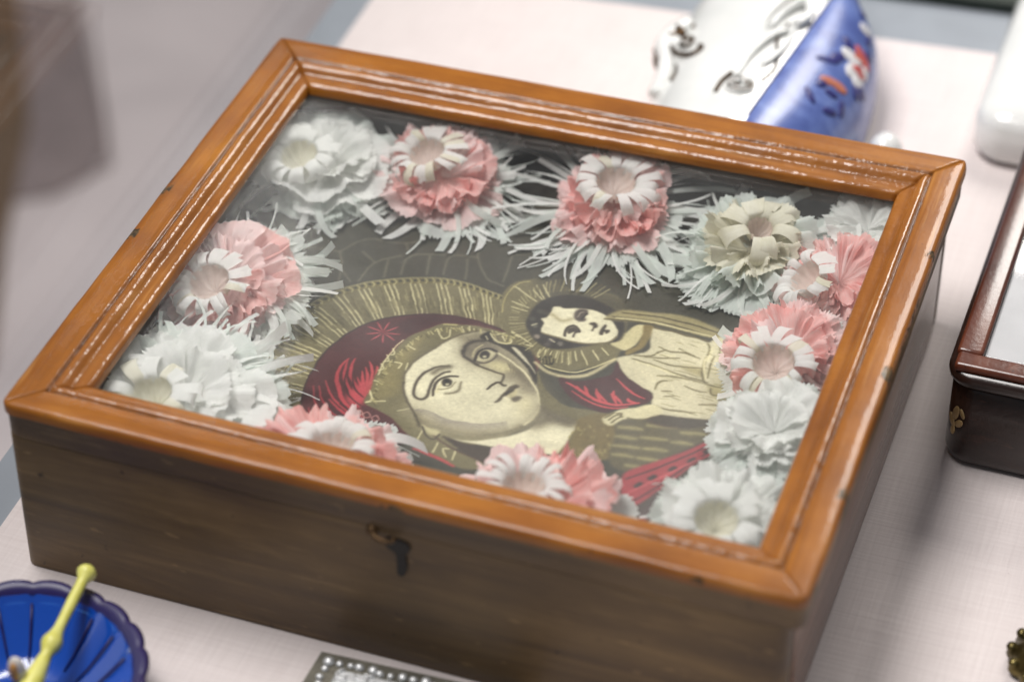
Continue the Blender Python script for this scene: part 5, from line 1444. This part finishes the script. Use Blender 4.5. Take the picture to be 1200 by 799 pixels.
def strip(par, org, q, a, r0, r1, wdt, z0, droop, mat, rn, name='fringe_strip', bend=None):
    nu, nv = 3, 10; pts, uv = [], []
    b = rn.uniform(-.5, .5) if bend is None else bend
    tw = rn.uniform(-1.1, 1.1); kick = rn.uniform(-.5, .8); cut = rn.uniform(-.35, .35)
    for i in range(nu):
        f = i/(nu-1)-.5
        for j in range(nv):
            fv = j/(nv-1); r = r0+(r1-r0)*(fv + (cut*f*wdt/(r1-r0) if j == nv-1 else 0)); aa = a + b*fv*fv*.6
            off = f*wdt*(1 if fv > .15 else .5+fv*3)
            t_ = tw*fv
            z = z0 + droop*fv**1.4 + kick*.006*math.sin(fv*3.0) + off*math.sin(t_)
            o2 = off*math.cos(t_)
            pts.append(org + q @ Vector((r*math.cos(aa)-o2*math.sin(aa), r*math.sin(aa)+o2*math.cos(aa), z))); uv.append((off*1000+a*30, fv*25))
    return patch(name, pts, uv, nu, nv, mat, par)
def throat(par, org, q, r0, mat):
    prof = [(r0*.99, .0005), (r0*.92, -.0025), (r0*.78, -.005), (r0*.58, -.0068), (r0*.32, -.0082), (.0003, -.0100)]
    vs, fs = lathe(prof, 48, (0, 0, 0), rfun=lambda r, z, a: (r*(1+.05*math.sin(a*12+r*400)), z + .0006*math.sin(a*9+z*900)))
    return link('throat', [keep(org + q @ v) for v in vs], fs, mat, par)

def flower(kind, ring, ringz, axr, disc, discz, axd, Rd, label, r0=.0090, rc=.0052, nstrip=21, fringe=34, fr_r=1.35, fr_dir=None, seed=1, ruf=1.0, spread=.65):
    rn = random.Random(seed)
    do = Vector((*disc, discz))
    par = thing('paper_flower', (disc[0], disc[1], ZI+.0004), label, 'paper flower', 'paper flowers around the picture')
    qd = frame_of(axd)
    pk = kind == 'p'
    fm = M_MINT
    global UNDER
    UNDER = (Vector((*ring, ringz)), frame_of(axr), r0) if ring else None
    # cut fringe underneath: broad strips, narrow strips and frayed threads
    for k in range(fringe):
        if fr_dir is None or rn.random() < .3: a = math.tau*(k+rn.random()*.8)/fringe
        else: a = fr_dir + rn.gauss(0, spread)
        w_ = rn.choice((.0009, .0014, .0020, .0026, .0036, .0050))
        strip(par, do, qd, a, Rd*rn.uniform(.35, .6), Rd*fr_r*rn.uniform(.70, 1.08), w_, -.002-rn.random()*.004, -rn.uniform(-.002, .009), fm if rn.random() < .55 else M_WHITE, rn)
    for k in range(7):
        a = math.tau*k/7 + rn.uniform(-.3, .3) if fr_dir is None else fr_dir + (k-3)*.42
        petal(par, do, qd, a, a+rn.uniform(.6, .95), Rd*.2, Rd*rn.uniform(.98, 1.22), -.004, -.05, .0026, 7, fm, rn, .0016, 'leaf')
    if pk:
        layers = [(1.02, -.0015, -.02, .0026, 11, 9), (.96, .0000, .08, .0034, 12, 8), (.84, .0015, .22, .0036, 13, 7), (.70, .003, .38, .0034, 13, 6)]
        mats = (M_PALEPINK, M_PINK, M_PINK, M_PINK)
    else:
        layers = [(1.04, -.0015, .00, .0024, 8, 8), (.94, .0000, .10, .0026, 8, 7), (.82, .0015, .24, .0028, 9, 6), (.66, .003, .42, .0024, 9, 5)]
        mats = (M_MINT, M_WHITE, M_WHITE, M_WHITE) if kind != 'c' else (M_MINT, M_MINT, M_CREAM, M_CREAM)
    for (f1, z0, sl, ru, kk, npet), mt in zip(layers, mats):
        s0 = rn.uniform(0, math.tau)
        for k in range(npet):
            a = s0 + math.tau*(k+rn.uniform(-.25, .25))/npet; sp = math.tau/npet*rn.uniform(1.1, 1.6)
            m = mt
            if pk and rn.random() < .3: m = M_PALEPINK
            petal(par, do, qd, a, a+sp, Rd*.015, Rd*f1*rn.uniform(.82, 1.12), z0+rn.uniform(-.0012, .0012), sl*rn.uniform(.5, 1.5), ru*ruf*rn.uniform(.7, 1.4), kk*rn.uniform(.75, 1.25), m, rn, rn.choice((.0006, .0010, .0016)))
    if ring is None: return par
    ro = Vector((*ring, ringz)); qr = frame_of(axr)
    cm = M_CREAM if kind == 'c' else M_WHITE
    throat(par, ro, qr, r0, M_THROAT if kind != 'w' else M_CREAM)
    a = 0
    for k in range(nstrip):
        a = math.tau*(k+rn.uniform(-.3, .3))/nstrip
        curl_strip(par, ro, qr, a, math.tau*r0/nstrip*rn.uniform(.78, 1.08), r0, rc, .004, cm if rn.random() < .85 else M_CREAM, rn)
    return par

flower('w', (.0405, .2400), .0772, (-.15, -.30, 1), (.0500, .2490), .0680, (.05, -.2, 1), .0340, 'all white paper flower in the back left corner of the box', seed=21, nstrip=14, r0=.0092, rc=.0062, fringe=40, fr_dir=-.9, ruf=.8)
flower('p', (.1000, .2620), .0775, (-.25, -.25, 1), (.1090, .2590), .0685, (.05, -.3, 1), .0305, 'pink paper flower with white curled centre, left of the two at the back', seed=22, fringe=60, fr_dir=-.4, fr_r=1.65, rc=.0062, spread=.8)
flower('p', (.1960, .2690), .0775, (.1, -.20, 1), (.1965, .2650), .0685, (0, -.3, 1), .0300, 'pink paper flower with white curled centre, right of the two at the back', seed=23, fringe=95, fr_dir=-1.6, fr_r=1.95, nstrip=17, r0=.0095, rc=.0066, spread=1.15)
flower('c', (.2720, .2570), .0765, (.2, -.3, 1), (.2690, .2520), .0685, (0, -.25, 1), .0320, 'ragged cream white paper flower beside the back right corner of the picture', seed=24, nstrip=8, r0=.0060, rc=.0072, fringe=64, fr_dir=-2.2, fr_r=1.4, ruf=1.5, spread=.9)
flower('p', (.3025, .2265), .0770, (-.7, -.3, .8), (.3150, .2400), .0690, (-.2, -.2, 1), .0290, 'small pink paper flower pressed against the right rail near the back', seed=25, fringe=20, nstrip=17)
flower('p', (.3045, .1600), .0775, (-.1, -.4, 1), (.3070, .1780), .0690, (-.1, -.3, 1), .0290, 'pink paper flower with wide white centre halfway along the right rail', seed=26, fringe=24, r0=.0095, rc=.0060, nstrip=19)
flower('w', None, 0, None, (.3150, .1220), .0720, (-.1, -.2, 1), .0270, 'closed white paper flower without a centre, between two right rail flowers', seed=33, fringe=14, fr_r=1.15, ruf=.6)
flower('w', None, 0, None, (.3200, .2790), .0740, (-.1, -.2, 1), .0250, 'pale paper flower without a centre tucked into the back right corner', seed=34, fringe=30, fr_r=1.25, ruf=.7)
flower('w', (.3085, .0520), .0770, (.1, -.25, 1), (.3110, .0610), .0680, (0, -.15, 1), .0310, 'white paper flower with round open centre in the front right corner', seed=27, nstrip=13, r0=.0092, rc=.0066, fringe=34)
flower('p', (.2255, .0450), .0775, (0, .1, 1), (.2320, .0440), .0690, (0, .12, 1), .0370, 'pink paper flower behind the front rail, right of the clasp', seed=28, fringe=22, fr_r=1.1, rc=.0060)
flower('p', (.1385, .0420), .0775, (0, .1, 1), (.1350, .0400), .0690, (0, .12, 1), .0370, 'pink paper flower behind the front rail, left of the clasp', seed=29, fringe=36, fr_r=1.2, rc=.0058, nstrip=18)
flower('w', (.0500, .0480), .0772, (-.1, -.25, 1), (.0590, .0620), .0690, (.05, -.2, 1), .0390, 'shaggy white paper flower in the front left corner of the box', seed=30, nstrip=14, r0=.0092, rc=.0066, fringe=95, fr_dir=.9, fr_r=1.45, ruf=.7, spread=.9)
flower('p', (.0405, .1310), .0775, (-.15, -.45, 1), (.0425, .1450), .0690, (.0, -.3, 1), .0350, 'large pink paper flower with white curled centre halfway along the left rail', seed=31, fringe=60, fr_dir=.4, fr_r=1.45, r0=.0098, rc=.0056, spread=.9)

# ================================================================== blue glass bowl and what lies in it
BC = Vector((.045, -.0865, 0))
t = NT('cobalt_glass'); 
M_BLUE = t.set(Base_Color=(.008, .10, .62, 1), Roughness=.12)
t.b.inputs['Transmission Weight'].default_value = .35; t.b.inputs['Coat Weight'].default_value = .4
t.b.inputs['Subsurface Weight'].default_value = 0
t = NT('violet_glass_rim'); M_RIM = t.set(Base_Color=(.022, .013, .12, 1), Roughness=.4)
t.b.inputs['Transmission Weight'].default_value = .25
bowl = thing('glass_bowl', (BC.x, BC.y, 0), 'cobalt blue pressed glass bowl with scalloped violet rim', 'bowl')
NF = 20
def flute(r, z, a):
    k = abs(math.sin(a*NF/2))
    f = min(1, max(0, (r-.02)/.02))
    return r*(1-.028*f*(k**.4-.6)), z
prof = [(.0005, .0075), (.018, .0072), (.026, .0085), (.033, .0125), (.040, .0185), (.046, .0245), (.0498, .0284)]
vs, fs = lathe(prof, NF*8, BC, rfun=flute); inner = link('inner_wall', vs, fs, M_BLUE, bowl)
prof = [(.0005, .0015), (.024, .0010), (.0255, .003), (.031, .0075), (.038, .014), (.0445, .0205), (.0485, .0245)]
vs, fs = lathe(prof, NF*8, BC, rfun=flute); link('outer_wall', vs, fs, M_BLUE, bowl)
def scal(r, z, a):
    k = abs(math.sin(a*NF/2)); f = (r-.046)/.010
    k = k**.6; return r*(1+.022*max(0, f)*(k-.7)), z+.001*max(0, f)*(k-.7)
prof = [(.0496, .0284), (.0508, .0300), (.0530, .0312), (.0552, .0312), (.0564, .0300), (.0552, .0284), (.0525, .0268), (.0485, .0245)]
vs, fs = lathe(prof, NF*8, BC, rfun=scal); link('rim', vs, fs, M_RIM, bowl)
for k in range(NF):
    a = math.tau*(k)/NF
    vs, fs = tube([BC+Vector((r*math.cos(a), r*math.sin(a), z)) for r, z in ((.027, .0095), (.0335, .0138), (.0398, .0193), (.0465, .0257))], [.0004, .0005, .0006, .0006], 6)
    link('rib', vs, fs, M_RIM, bowl)

t = NT('yellow_bone'); v = t.coord()
M_STICK = t.set(Base_Color=t.ramp(t.noise(v, 120, 4), [(.3, rgb(222, 216, 96)), (.65, rgb(238, 234, 136))]), Roughness=.35)
A = Vector((.0540, -.0960, .0262)); Bp = Vector((.0520, -.0262, .0400)); ax = (Bp-A); LL = ax.length
prof = [(.0002, 0), (.0042, .0005), (.0050, .006), (.0046, .012), (.0034, .020), (.0026, .0245), (.0034, .0262), (.0046, .0290), (.0046, .0315), (.0032, .0345), (.0025, .0375), (.0024, .0420), (.0026, .0520), (.0024, LL-.010), (.0026, LL-.0075), (.0040, LL-.0050), (.0044, LL-.0030), (.0030, LL-.0010), (.0015, LL), (.0001, LL)]
prof = [(r*1.02, z) for r, z in prof]
vs, fs = lathe(prof, 9, A, ax)
tag(link('turned_stick', vs, fs, M_STICK), 'pale yellow turned stick with knobs leaning across the blue bowl', 'stick')
bead = thing('bead', (.0475, -.0870, .0080), 'small cream oval bead with tan middle standing in the blue bowl', 'bead')
M_BCREAM = mat_plain('cream_enamel', rgb(232, 224, 214), .3); M_TAN = mat_plain('tan_enamel', rgb(206, 150, 84), .35)
def ellip(c, rx, ry, rz, n=20, m=12):
    vs, fs = lathe([(max(1e-5, math.sin(math.pi*i/m)), -math.cos(math.pi*i/m)) for i in range(m+1)], n, (0, 0, 0))
    return [Vector(c)+Vector((v.x*rx, v.y*ry, v.z*rz)) for v in vs], fs
vs, fs = ellip((.0475, -.0870, .0335), .0042, .0030, .0078); link('shell', vs, fs, M_BCREAM, bead)
vs, fs = ellip((.0475, -.0890, .0345), .0022, .0022, .0052); link('inset', vs, fs, M_TAN, bead)
vs, fs = lathe([(.006, 0), (.0062, .004), (.0042, .012), (.0030, .019), (.0001, .020)], 16, (.0475, -.0870, .0078)); link('stem', vs, fs, M_BLACKIRON, bead)

# ================================================================== silver plaque at the bottom edge
M_SILVER = mat_plain('embossed_silver', rgb(232, 233, 234), .42, .55, .5, 420, .1)
M_PATINA = mat_plain('dark_patina_metal', rgb(132, 128, 116), .5, .6, .4, 300, .25)
pl = thing('silver_plaque', (.19, -.04, 0), 'embossed silver plaque with dark edge in front of the orange framed box', 'plaque')
u1 = Vector((.0785, .0032, 0)).normalized(); u2 = Vector((-.0032, -.0785, 0)).normalized()
Pc = Vector((.1500, -.0078, 0))
def plp(a, b, z): return Pc + u1*a + u2*b + Vector((0, 0, z))
def plate(name, a0, a1, b0, b1, z0, z1, mat, bev):
    vs = [plp(a, b, z) for z in (z0, z1) for a, b in ((a0, b0), (a1, b0), (a1, b1), (a0, b1))]
    vs = vs[:4] + [plp(a, b, z1) for a, b in ((a0+bev, b0+bev), (a1-bev, b0+bev), (a1-bev, b1-bev), (a0+bev, b1-bev))]
    return link(name, vs, [(0, 1, 2, 3), (7, 6, 5, 4)] + [(i, 4+i, 4+(i+1) % 4, (i+1) % 4) for i in range(4)], mat, pl, False)
plate('base_plate', 0, .095, 0, .07, .0002, .0046, M_PATINA, .0012)
plate('raised_field', .0125, .0825, .0095, .0605, .0046, .0062, M_SILVER, .0014)
bv, bf = ellip((0, 0, 0), .0021, .0021, .0016, 10, 6)
bmesh_shared = None
def beadrow(pts):
    global bmesh_shared
    for p in pts:
        if bmesh_shared is None:
            o = link('bead_boss', bv, bf, M_SILVER); bmesh_shared = o.data
        else:
            o = bpy.data.objects.new('bead_boss', bmesh_shared); C.objects.link(o)
        o.parent = pl; o.location = p - pl.location + Vector((rnd.uniform(-.0008, .0008), rnd.uniform(-.0007, .0007), 0)); k_ = rnd.uniform(.75, 1.35); o.scale = (k_, k_*rnd.uniform(.8, 1.2), k_)
beadrow([plp(.0070+.0048*k, .0066, .0050) for k in range(18)] + [plp(.0075, .0112+.0048*k, .0050) for k in range(10)])
rn = random.Random(5)
for k in range(26):
    c = plp(rn.uniform(.016, .08), rn.uniform(.011, .026), .0062)
    pth = [c + Vector((.004*math.cos(i*.55+k)*(1-i/12), .004*math.sin(i*.55+k)*(1-i/12), .0002)) for i in range(10)]
    vs, fs = tube(pth, .0008, 6); link('scroll', vs, fs, M_SILVER, pl)

# ================================================================== dark box on the right
wb = thing('wooden_case', (.47, .33, 0), 'dark brown wooden box with reddish frame and shining glass top at the right edge', 'box')
bx0, bx1, by0, by1 = .3775, .60, .2065, .47
def rring(x0, x1, y0, y1, r, seg=6): return rounded([Vector((x0, y0)), Vector((x1, y0)), Vector((x1, y1)), Vector((x0, y1))], r, seg)
def loft(name, rings, mat, par, cap=True, smooth=True):
    n_ = len(rings[0][0]); vs, fs = [], []
    for ring, z in rings: vs += [(p.x, p.y, z) for p in ring]
    for a in range(len(rings)-1):
        for i in range(n_):
            j = (i+1) % n_; fs.append((a*n_+i, a*n_+j, (a+1)*n_+j, (a+1)*n_+i))
    if cap: fs.append(tuple(range(n_))[::-1]); fs.append(tuple(range((len(rings)-1)*n_, len(rings)*n_)))
    return link(name, vs, fs, mat, par, smooth)
loft('body', [(rring(bx0+.004, bx1, by0+.004, by1, .010), .0003), (rring(bx0+.001, bx1, by0+.001, by1, .012), .003), (rring(bx0, bx1, by0, by1, .012), .008), (rring(bx0, bx1, by0, by1, .012), .046), (rring(bx0+.003, bx1, by0+.003, by1, .011), .048)], M_DARKBOX, wb)
lidb = loft('lid', [(rring(bx0+.001, bx1, by0+.001, by1, .012), .0482), (rring(bx0-.002, bx1+.002, by0-.002, by1, .013), .050), (rring(bx0-.0025, bx1+.002, by0-.0025, by1, .013), .0535), (rring(bx0-.001, bx1, by0-.001, by1, .012), .056)], M_DARKBOX, wb)
def bar(name, x0, x1, y0, y1, z0, z1, mat, par, bev=.0015):
    o = bm_obj(name, box_bm(x0, x1, y0, y1, z0, z1, bev, 3), mat, None, True); o.parent = par; return o
bar('frame_rail', bx0, bx0+.0125, by0+.0115, by1-.014, .0555, .0605, M_RED, lidb, .002)
bar('frame_rail', bx1-.0125, bx1, by0+.0115, by1-.014, .0555, .0605, M_RED, lidb, .002)
bar('frame_rail', bx0+.001, bx1, by0+.0005, by0+.0113, .0555, .0606, M_RED, lidb, .002)
bar('frame_rail', bx0+.001, bx1, by1-.0138, by1, .0555, .0606, M_RED, lidb, .002)
M_GLARELINING = mat_plain('white_glare_lining', rgb(226, 226, 228), .8, 0, .3, 300, .05)
bar('glare_lining', bx0+.0127, bx1-.0127, by0+.0117, by1-.0142, .0556, .0566, M_GLARELINING, lidb, .0003)  # pale sheet added under the pane to paint in its white glare
M_GLASS2 = mat_glass('shining_box_glass', .03, rough=.03, gain=1.6)
bar('glass_pane', bx0+.0126, bx1-.0126, by0+.0114, by1-.0140, .0585, .0597, M_GLASS2, lidb, .0001)
# pale carved leaf on the corner
M_LEAF = mat_plain('pale_gilt_leaf', rgb(176, 148, 104), .45, .3, .4, 400, .25)
for (dx, dz, rx, rz, rot) in ((.0045, .0300, .0022, .0050, .3), (.0030, .0245, .0020, .0040, -.5), (.0065, .0250, .0019, .0040, .8), (.0075, .0318, .0017, .0030, -.8), (.0040, .0195, .0016, .0030, .1)):
    vs, fs = ellip((0, 0, 0), rx, .0007, rz, 10, 6)
    c = Vector((bx0+dx, by0+max(0, .012-math.sqrt(max(0, .012**2-max(0, .012-dx)**2))), dz))
    qq = Matrix.Rotation(rot, 3, 'Y'); q2 = Matrix.Rotation(-R(45), 3, 'Z')
    link('gilt_leaf', [c + q2 @ (qq @ v) for v in vs], fs, M_LEAF, wb)

# ================================================================== brass piece at the lower right edge
brs = thing('brass_stand', (.4535, .0905, 0), 'tarnished brass foot of a small stand at the lower right edge', 'stand')
M_OLDBRASS = mat_plain('old_brass', rgb(112, 100, 62), .35, .9, .4, 250, .3)
NB = 12
vs, fs = lathe([(.0001, .0012), (.0190, .0006), (.0205, .003), (.0195, .006), (.0160, .009), (.0120, .015), (.0085, .022), (.0070, .030), (.0090, .034), (.0070, .038), (.0060, .050), (.0001, .052)], 72, (.4535, .0905, 0), rfun=lambda r, z, a: (r*(1+.05*math.cos(a*NB)*(r > .012)), z))
link('foot', vs, fs, M_OLDBRASS, brs)
for k in range(NB):
    a = math.tau*k/NB
    vs, fs = ellip((.4535+.0190*math.cos(a), .0905+.0190*math.sin(a), .0068), .0028, .0028, .0022, 10, 6)
    link('lobe', vs, fs, M_OLDBRASS, brs)

# ================================================================== porcelain behind the box
t = NT('white_porcelain'); v = t.coord()
M_PORC = t.set(Base_Color=t.ramp(t.noise(v, 30, 3), [(.3, rgb(226, 228, 226)), (.7, rgb(240, 240, 238))]), Roughness=.12)
t.b.inputs['Coat Weight'].default_value = .5; t.b.inputs['Coat Roughness'].default_value = .05
t = NT('blue_glaze'); v = t.coord()
bl = t.ramp(t.noise(v, 55, 5, .6, .6), [(.3, rgb(70, 86, 152)), (.55, rgb(98, 118, 182)), (.75, rgb(130, 148, 202))])
M_BGLAZE = t.set(Base_Color=bl, Roughness=.3); t.b.inputs['Coat Weight'].default_value = .25; t.b.inputs['Coat Roughness'].default_value = .2
M_GILT = mat_plain('worn_dark_gilding', rgb(92, 66, 38), .3, .7, .2, 300, .35)
M_INK = mat_plain('dark_violet_glaze', rgb(58, 58, 122), .3)
M_ROSE = mat_plain('rose_glaze', rgb(206, 96, 92), .25); M_PETALW = mat_plain('white_petal_glaze', rgb(236, 234, 236), .25); M_ORANGEG = mat_plain('orange_glaze', rgb(206, 128, 104), .25)
por = thing('porcelain_vessel', (.23, .44, 0), 'white and blue porcelain vessel with gilded scrolls and painted flower behind the box', 'porcelain vessel')
# half sections as functions of y: right (blue) and left (white); ridge band between
def ease(t_): return t_*t_*(3-2*t_)
YA, YB = .350, .575
def bx_(y): # outermost x of the blue bulge
    P = [(.345, .268), (.39, .281), (.434, .2855), (.470, .2835), (.494, .279), (.525, .262), (.559, .238), (.58, .226)]
    return float(np.interp(y, [p[0] for p in P], [p[1] for p in P]))
def ridge_r(y): return float(np.interp(y, [.345, .374, .495, .58], [.2345, .2365, .2494, .2500])) if y < .5 else max(.226, float(np.interp(y, [.5, .58], [.2494, .2240])))
def ridge_l(y): return ridge_r(y) - .024
def lft(y): return float(np.interp(y, [.345, .40, .45, .50, .58], [.182, .172, .166, .166, .174]))
NYP = 40
def surf(name, fn, nu, mat):
    vs, fs = [], []
    for i in range(NYP+1):
        y = YA+(YB-YA)*i/NYP
        for j in range(nu+1): vs.append(fn(y, j/nu))
    for i in range(NYP):
        for j in range(nu): fs.append((i*(nu+1)+j, (i+1)*(nu+1)+j, (i+1)*(nu+1)+j+1, i*(nu+1)+j+1))
    return link(name, vs, fs, mat, por)
def blue(y, s):
    a = ridge_r(y); b = bx_(y); th = s*math.pi*.62
    # from ridge (top) out to the bulge and under
    x = a + (b-a)*(math.sin(th) if th < math.pi/2 else 1-.5*(1-math.sin(th)))
    z = .020 + .041*math.cos(th) if th < math.pi/2 else .020 + .045*math.cos(th)
    return Vector((x, y, max(.0012, z)))
def white(y, s):
    a = ridge_l(y); b = lft(y); th = s*math.pi*.62
    x = a + (b-a)*(math.sin(th)**1.15 if th < math.pi/2 else 1-.5*(1-math.sin(th)))
    z = .020 + .040*math.cos(th) if th < math.pi/2 else .020+.045*math.cos(th)
    return Vector((x, y, max(.0012, z)))
def band(y, s):
    a, b = ridge_l(y), ridge_r(y)
    return Vector((a+(b-a)*s, y, .0600+.0022*math.sin(math.pi*s)+ .001*(1-s)))
surf('blue_side', blue, 26, M_BGLAZE); surf('white_side', white, 26, M_PORC); bd = surf('ridge_band', band, 10, M_PORC)
for yy_, nm in ((YA, 'end_wall'), (YB, 'end_wall')):
    ring = [white(yy_, 1-k/20) for k in range(21)] + [band(yy_, k/6) for k in range(1, 6)] + [blue(yy_, k/20) for k in range(21)]
    link(nm, ring, [tuple(range(len(ring)))], M_PORC, por, False)
# raised gilded scrolls along the band
def on_band(y, s, h=.0): v_ = band(y, s); return Vector((v_.x, v_.y, v_.z+h))
def gild(path, rad, mat=M_GILT, name='gilt_scroll', par=por): 
    vs, fs = tube(catmull(path, 5), rad, 8); return link(name, vs, fs, mat, par)
gild([on_band(.372+.014*k, .97, .0004) for k in range(15)], .0005)
for k in range(13):
    y = .404+.0045*k
    vs, fs = ellip(on_band(y, .80-.02*k+.12*math.sin(k*.5), .0006), .0011, .0018, .0010, 8, 6); link('gilt_bead', vs, fs, M_GILT, por)
gild([on_band(.400, .25, .001), on_band(.420, .22, .002), on_band(.440, .4, .003), on_band(.452, .72, .002), on_band(.432, .78, .002), on_band(.415, .62, .001)], [.0016]*26, M_PORC, 'relief_scroll')
gild([on_band(.452, .2, .001), on_band(.468, .3, .003), on_band(.480, .6, .004), on_band(.470, .85, .003), on_band(.458, .7, .002)], [.0028]*21, M_PORC, 'relief_scroll')
gild([on_band(.455, .1, .002), on_band(.462, .16, .0045), on_band(.472, .3, .006), on_band(.482, .5, .0065)], .0008)
for k in range(5):
    gild([on_band(.393+.007*math.cos(a)*(1-k*.17), .45+.30*math.sin(a)*(1-k*.17), .0012+.0003*k) for a in np.linspace(k, k+5.2, 12)], .0007, M_GILT if k % 2 else M_PORC, 'rosette_ring')
gild([on_band(.385, .02, .0006), on_band(.395, .0, .001), on_band(.403, .1, .0012)], .0012)
# painted flower on the blue side
def on_blue(y, s, h=.0006):
    p = blue(y, s); e = .002
    n_ = (blue(y+e, s)-p).cross(blue(y, s+.02)-p).normalized()
    if n_.x < 0: n_ = -n_
    return p+n_*h, n_
def dab(y, s, ry, rs, rot, mat, name='painted_petal'):
    c, n_ = on_blue(y, s, .0002)
    qq = Vector((0, 0, 1)).rotation_difference(n_)
    vs, fs = ellip((0, 0, 0), ry, rs, .0007, 12, 6); rm = Matrix.Rotation(rot, 3, 'Z')
    link(name, [c + qq @ (rm @ v) for v in vs], fs, mat, por)
for (y, s, a, b, r_, mt) in ((.4560, .36, .0080, .0046, .2, M_PETALW), (.4470, .41, .0070, .0048, 1.3, M_PETALW), (.4640, .45, .0085, .0046, -.3, M_ROSE), (.4520, .47, .0070, .0046, .7, M_ROSE), (.4440, .49, .0060, .0045, .9, M_PETALW), (.4560, .52, .0060, .0035, 1.8, M_PETALW), (.4590, .41, .0045, .0032, .2, M_ORANGEG)): dab(y, s, a, b, r_, mt)
for (y, s, a, b, r_, mt) in ((.4250, .30, .0062, .0032, .5, M_ORANGEG), (.4270, .38, .0060, .0034, .2, M_ORANGEG), (.4200, .27, .0045, .0030, 1.2, M_INK), (.4180, .36, .0048, .0026, .3, M_INK), (.4470, .27, .0060, .0036, 1.0, M_INK), (.4400, .22, .0070, .0022, .4, M_INK), (.4640, .29, .0048, .0034, 2.2, M_INK), (.4720, .50, .0056, .0036, .9, M_INK), (.4420, .56, .0050, .0042, .2, M_INK), (.4360, .51, .0046, .0034, -.9, M_INK), (.4160, .48, .0060, .0026, 1.9, M_INK), (.4880, .40, .0058, .0036, .4, M_PETALW), (.4830, .46, .0050, .0030, 1.6, M_INK), (.4990, .36, .0050, .0026, 1.1, M_INK), (.4060, .25, .0060, .0024, 2.3, M_INK), (.4060, .42, .0058, .0026, .7, M_INK)): dab(y, s, a, b, r_, mt, 'painted_petal' if mt != M_INK else 'painted_leaf')
# rococo handle on the left flank
vs, fs = tube(catmull([(0.1840, 0.4640, .030), (0.1760, 0.4560, .040), (0.1730, 0.4460, .042), (0.1755, 0.4340, .037), (0.1810, 0.4220, .028), (0.1880, 0.4100, .015), (0.1920, 0.4040, .002)], 6), [.005, .0056, .0064, .0066, .006, .0055, .0055, .006]*4+[.007]*5, 12)
link('handle', vs, fs, M_PORC, por)
for pth, rr_ in (([(0.1760, 0.4700, .0400), (0.1730, 0.4660, .0440), (0.1720, 0.4600, .0462), (0.1760, 0.4550, .0470), (0.1710, 0.4520, .0460), (0.1670, 0.4460, .0440), (0.1665, 0.4400, .0420)], .0027),
                 ([(0.1665, 0.4400, .0405), (0.1680, 0.4340, .0385), (0.1730, 0.4280, .0370), (0.1770, 0.4240, .0340), (0.1830, 0.4210, .0325), (0.1900, 0.4200, .0340), (0.1970, 0.4190, .0385), (0.2005, 0.4230, .0410)], .0018),
                 ([(0.1740, 0.4305, .0400), (0.1775, 0.4350, .042), (0.1810, 0.4305, .0400), (0.1780, 0.4260, .037), (0.1740, 0.4305, .0400)], .0014)):
    gild(pth, rr_)
vs, fs = ellip((.1800, .4440, .0340), .0085, .0200, .0115); link('handle_boss', vs, fs, M_PORC, por)
def on_white(y, s, h_):
    p = white(y, s); n_ = (white(y+.002, s)-p).cross(white(y, s+.02)-p).normalized()
    if n_.x > 0: n_ = -n_
    return p + n_*h_
for pts_, rr_ in (([(.468, .46, .001), (.462, .52, .003), (.455, .50, .005), (.449, .54, .006), (.442, .50, .005), (.437, .47, .003), (.433, .42, .0015), (.430, .37, .001), (.431, .32, .0008), (.435, .30, .0012), (.437, .32, .001)], .0014),
                  ([(.452, .42, .001), (.447, .39, .001), (.442, .41, .001), (.444, .46, .002), (.449, .47, .002), (.452, .42, .001)], .0010),
                  ([(.424, .44, .001), (.416, .42, .001), (.408, .43, .001)], .0009)):
    gild([on_white(*q_) for q_ in pts_], rr_)
gild([on_white(.470, .50, .002), on_white(.458, .54, .006), on_white(.446, .55, .007), on_white(.432, .52, .004), on_white(.418, .52, .002), on_white(.404, .56, .001)], [.0050]*13+[.0042]*13, M_PORC, 'handle_scroll')
vs, fs = ellip((.2985, .4300, .0120), .0095, .0110, .0118); link('foot', vs, fs, M_PORC, por)
vs, fs = ellip((.2860, .4180, .010), .009, .010, .0095); link('foot', vs, fs, M_INK, por)

# white glazed block added for the blown-out glare at the right edge
wp = loft('glare_block', [(rring(.344, .47, .458, .60, .014), .0003), (rring(.339, .475, .453, .605, .018), .006), (rring(.339, .475, .453, .605, .018), .024), (rring(.343, .471, .457, .601, .016), .030), (rring(.355, .459, .469, .589, .012), .0325)], M_PORC, None)
tag(wp, 'plain bright white block added for a blown-out glare at the upper right edge', 'white block')
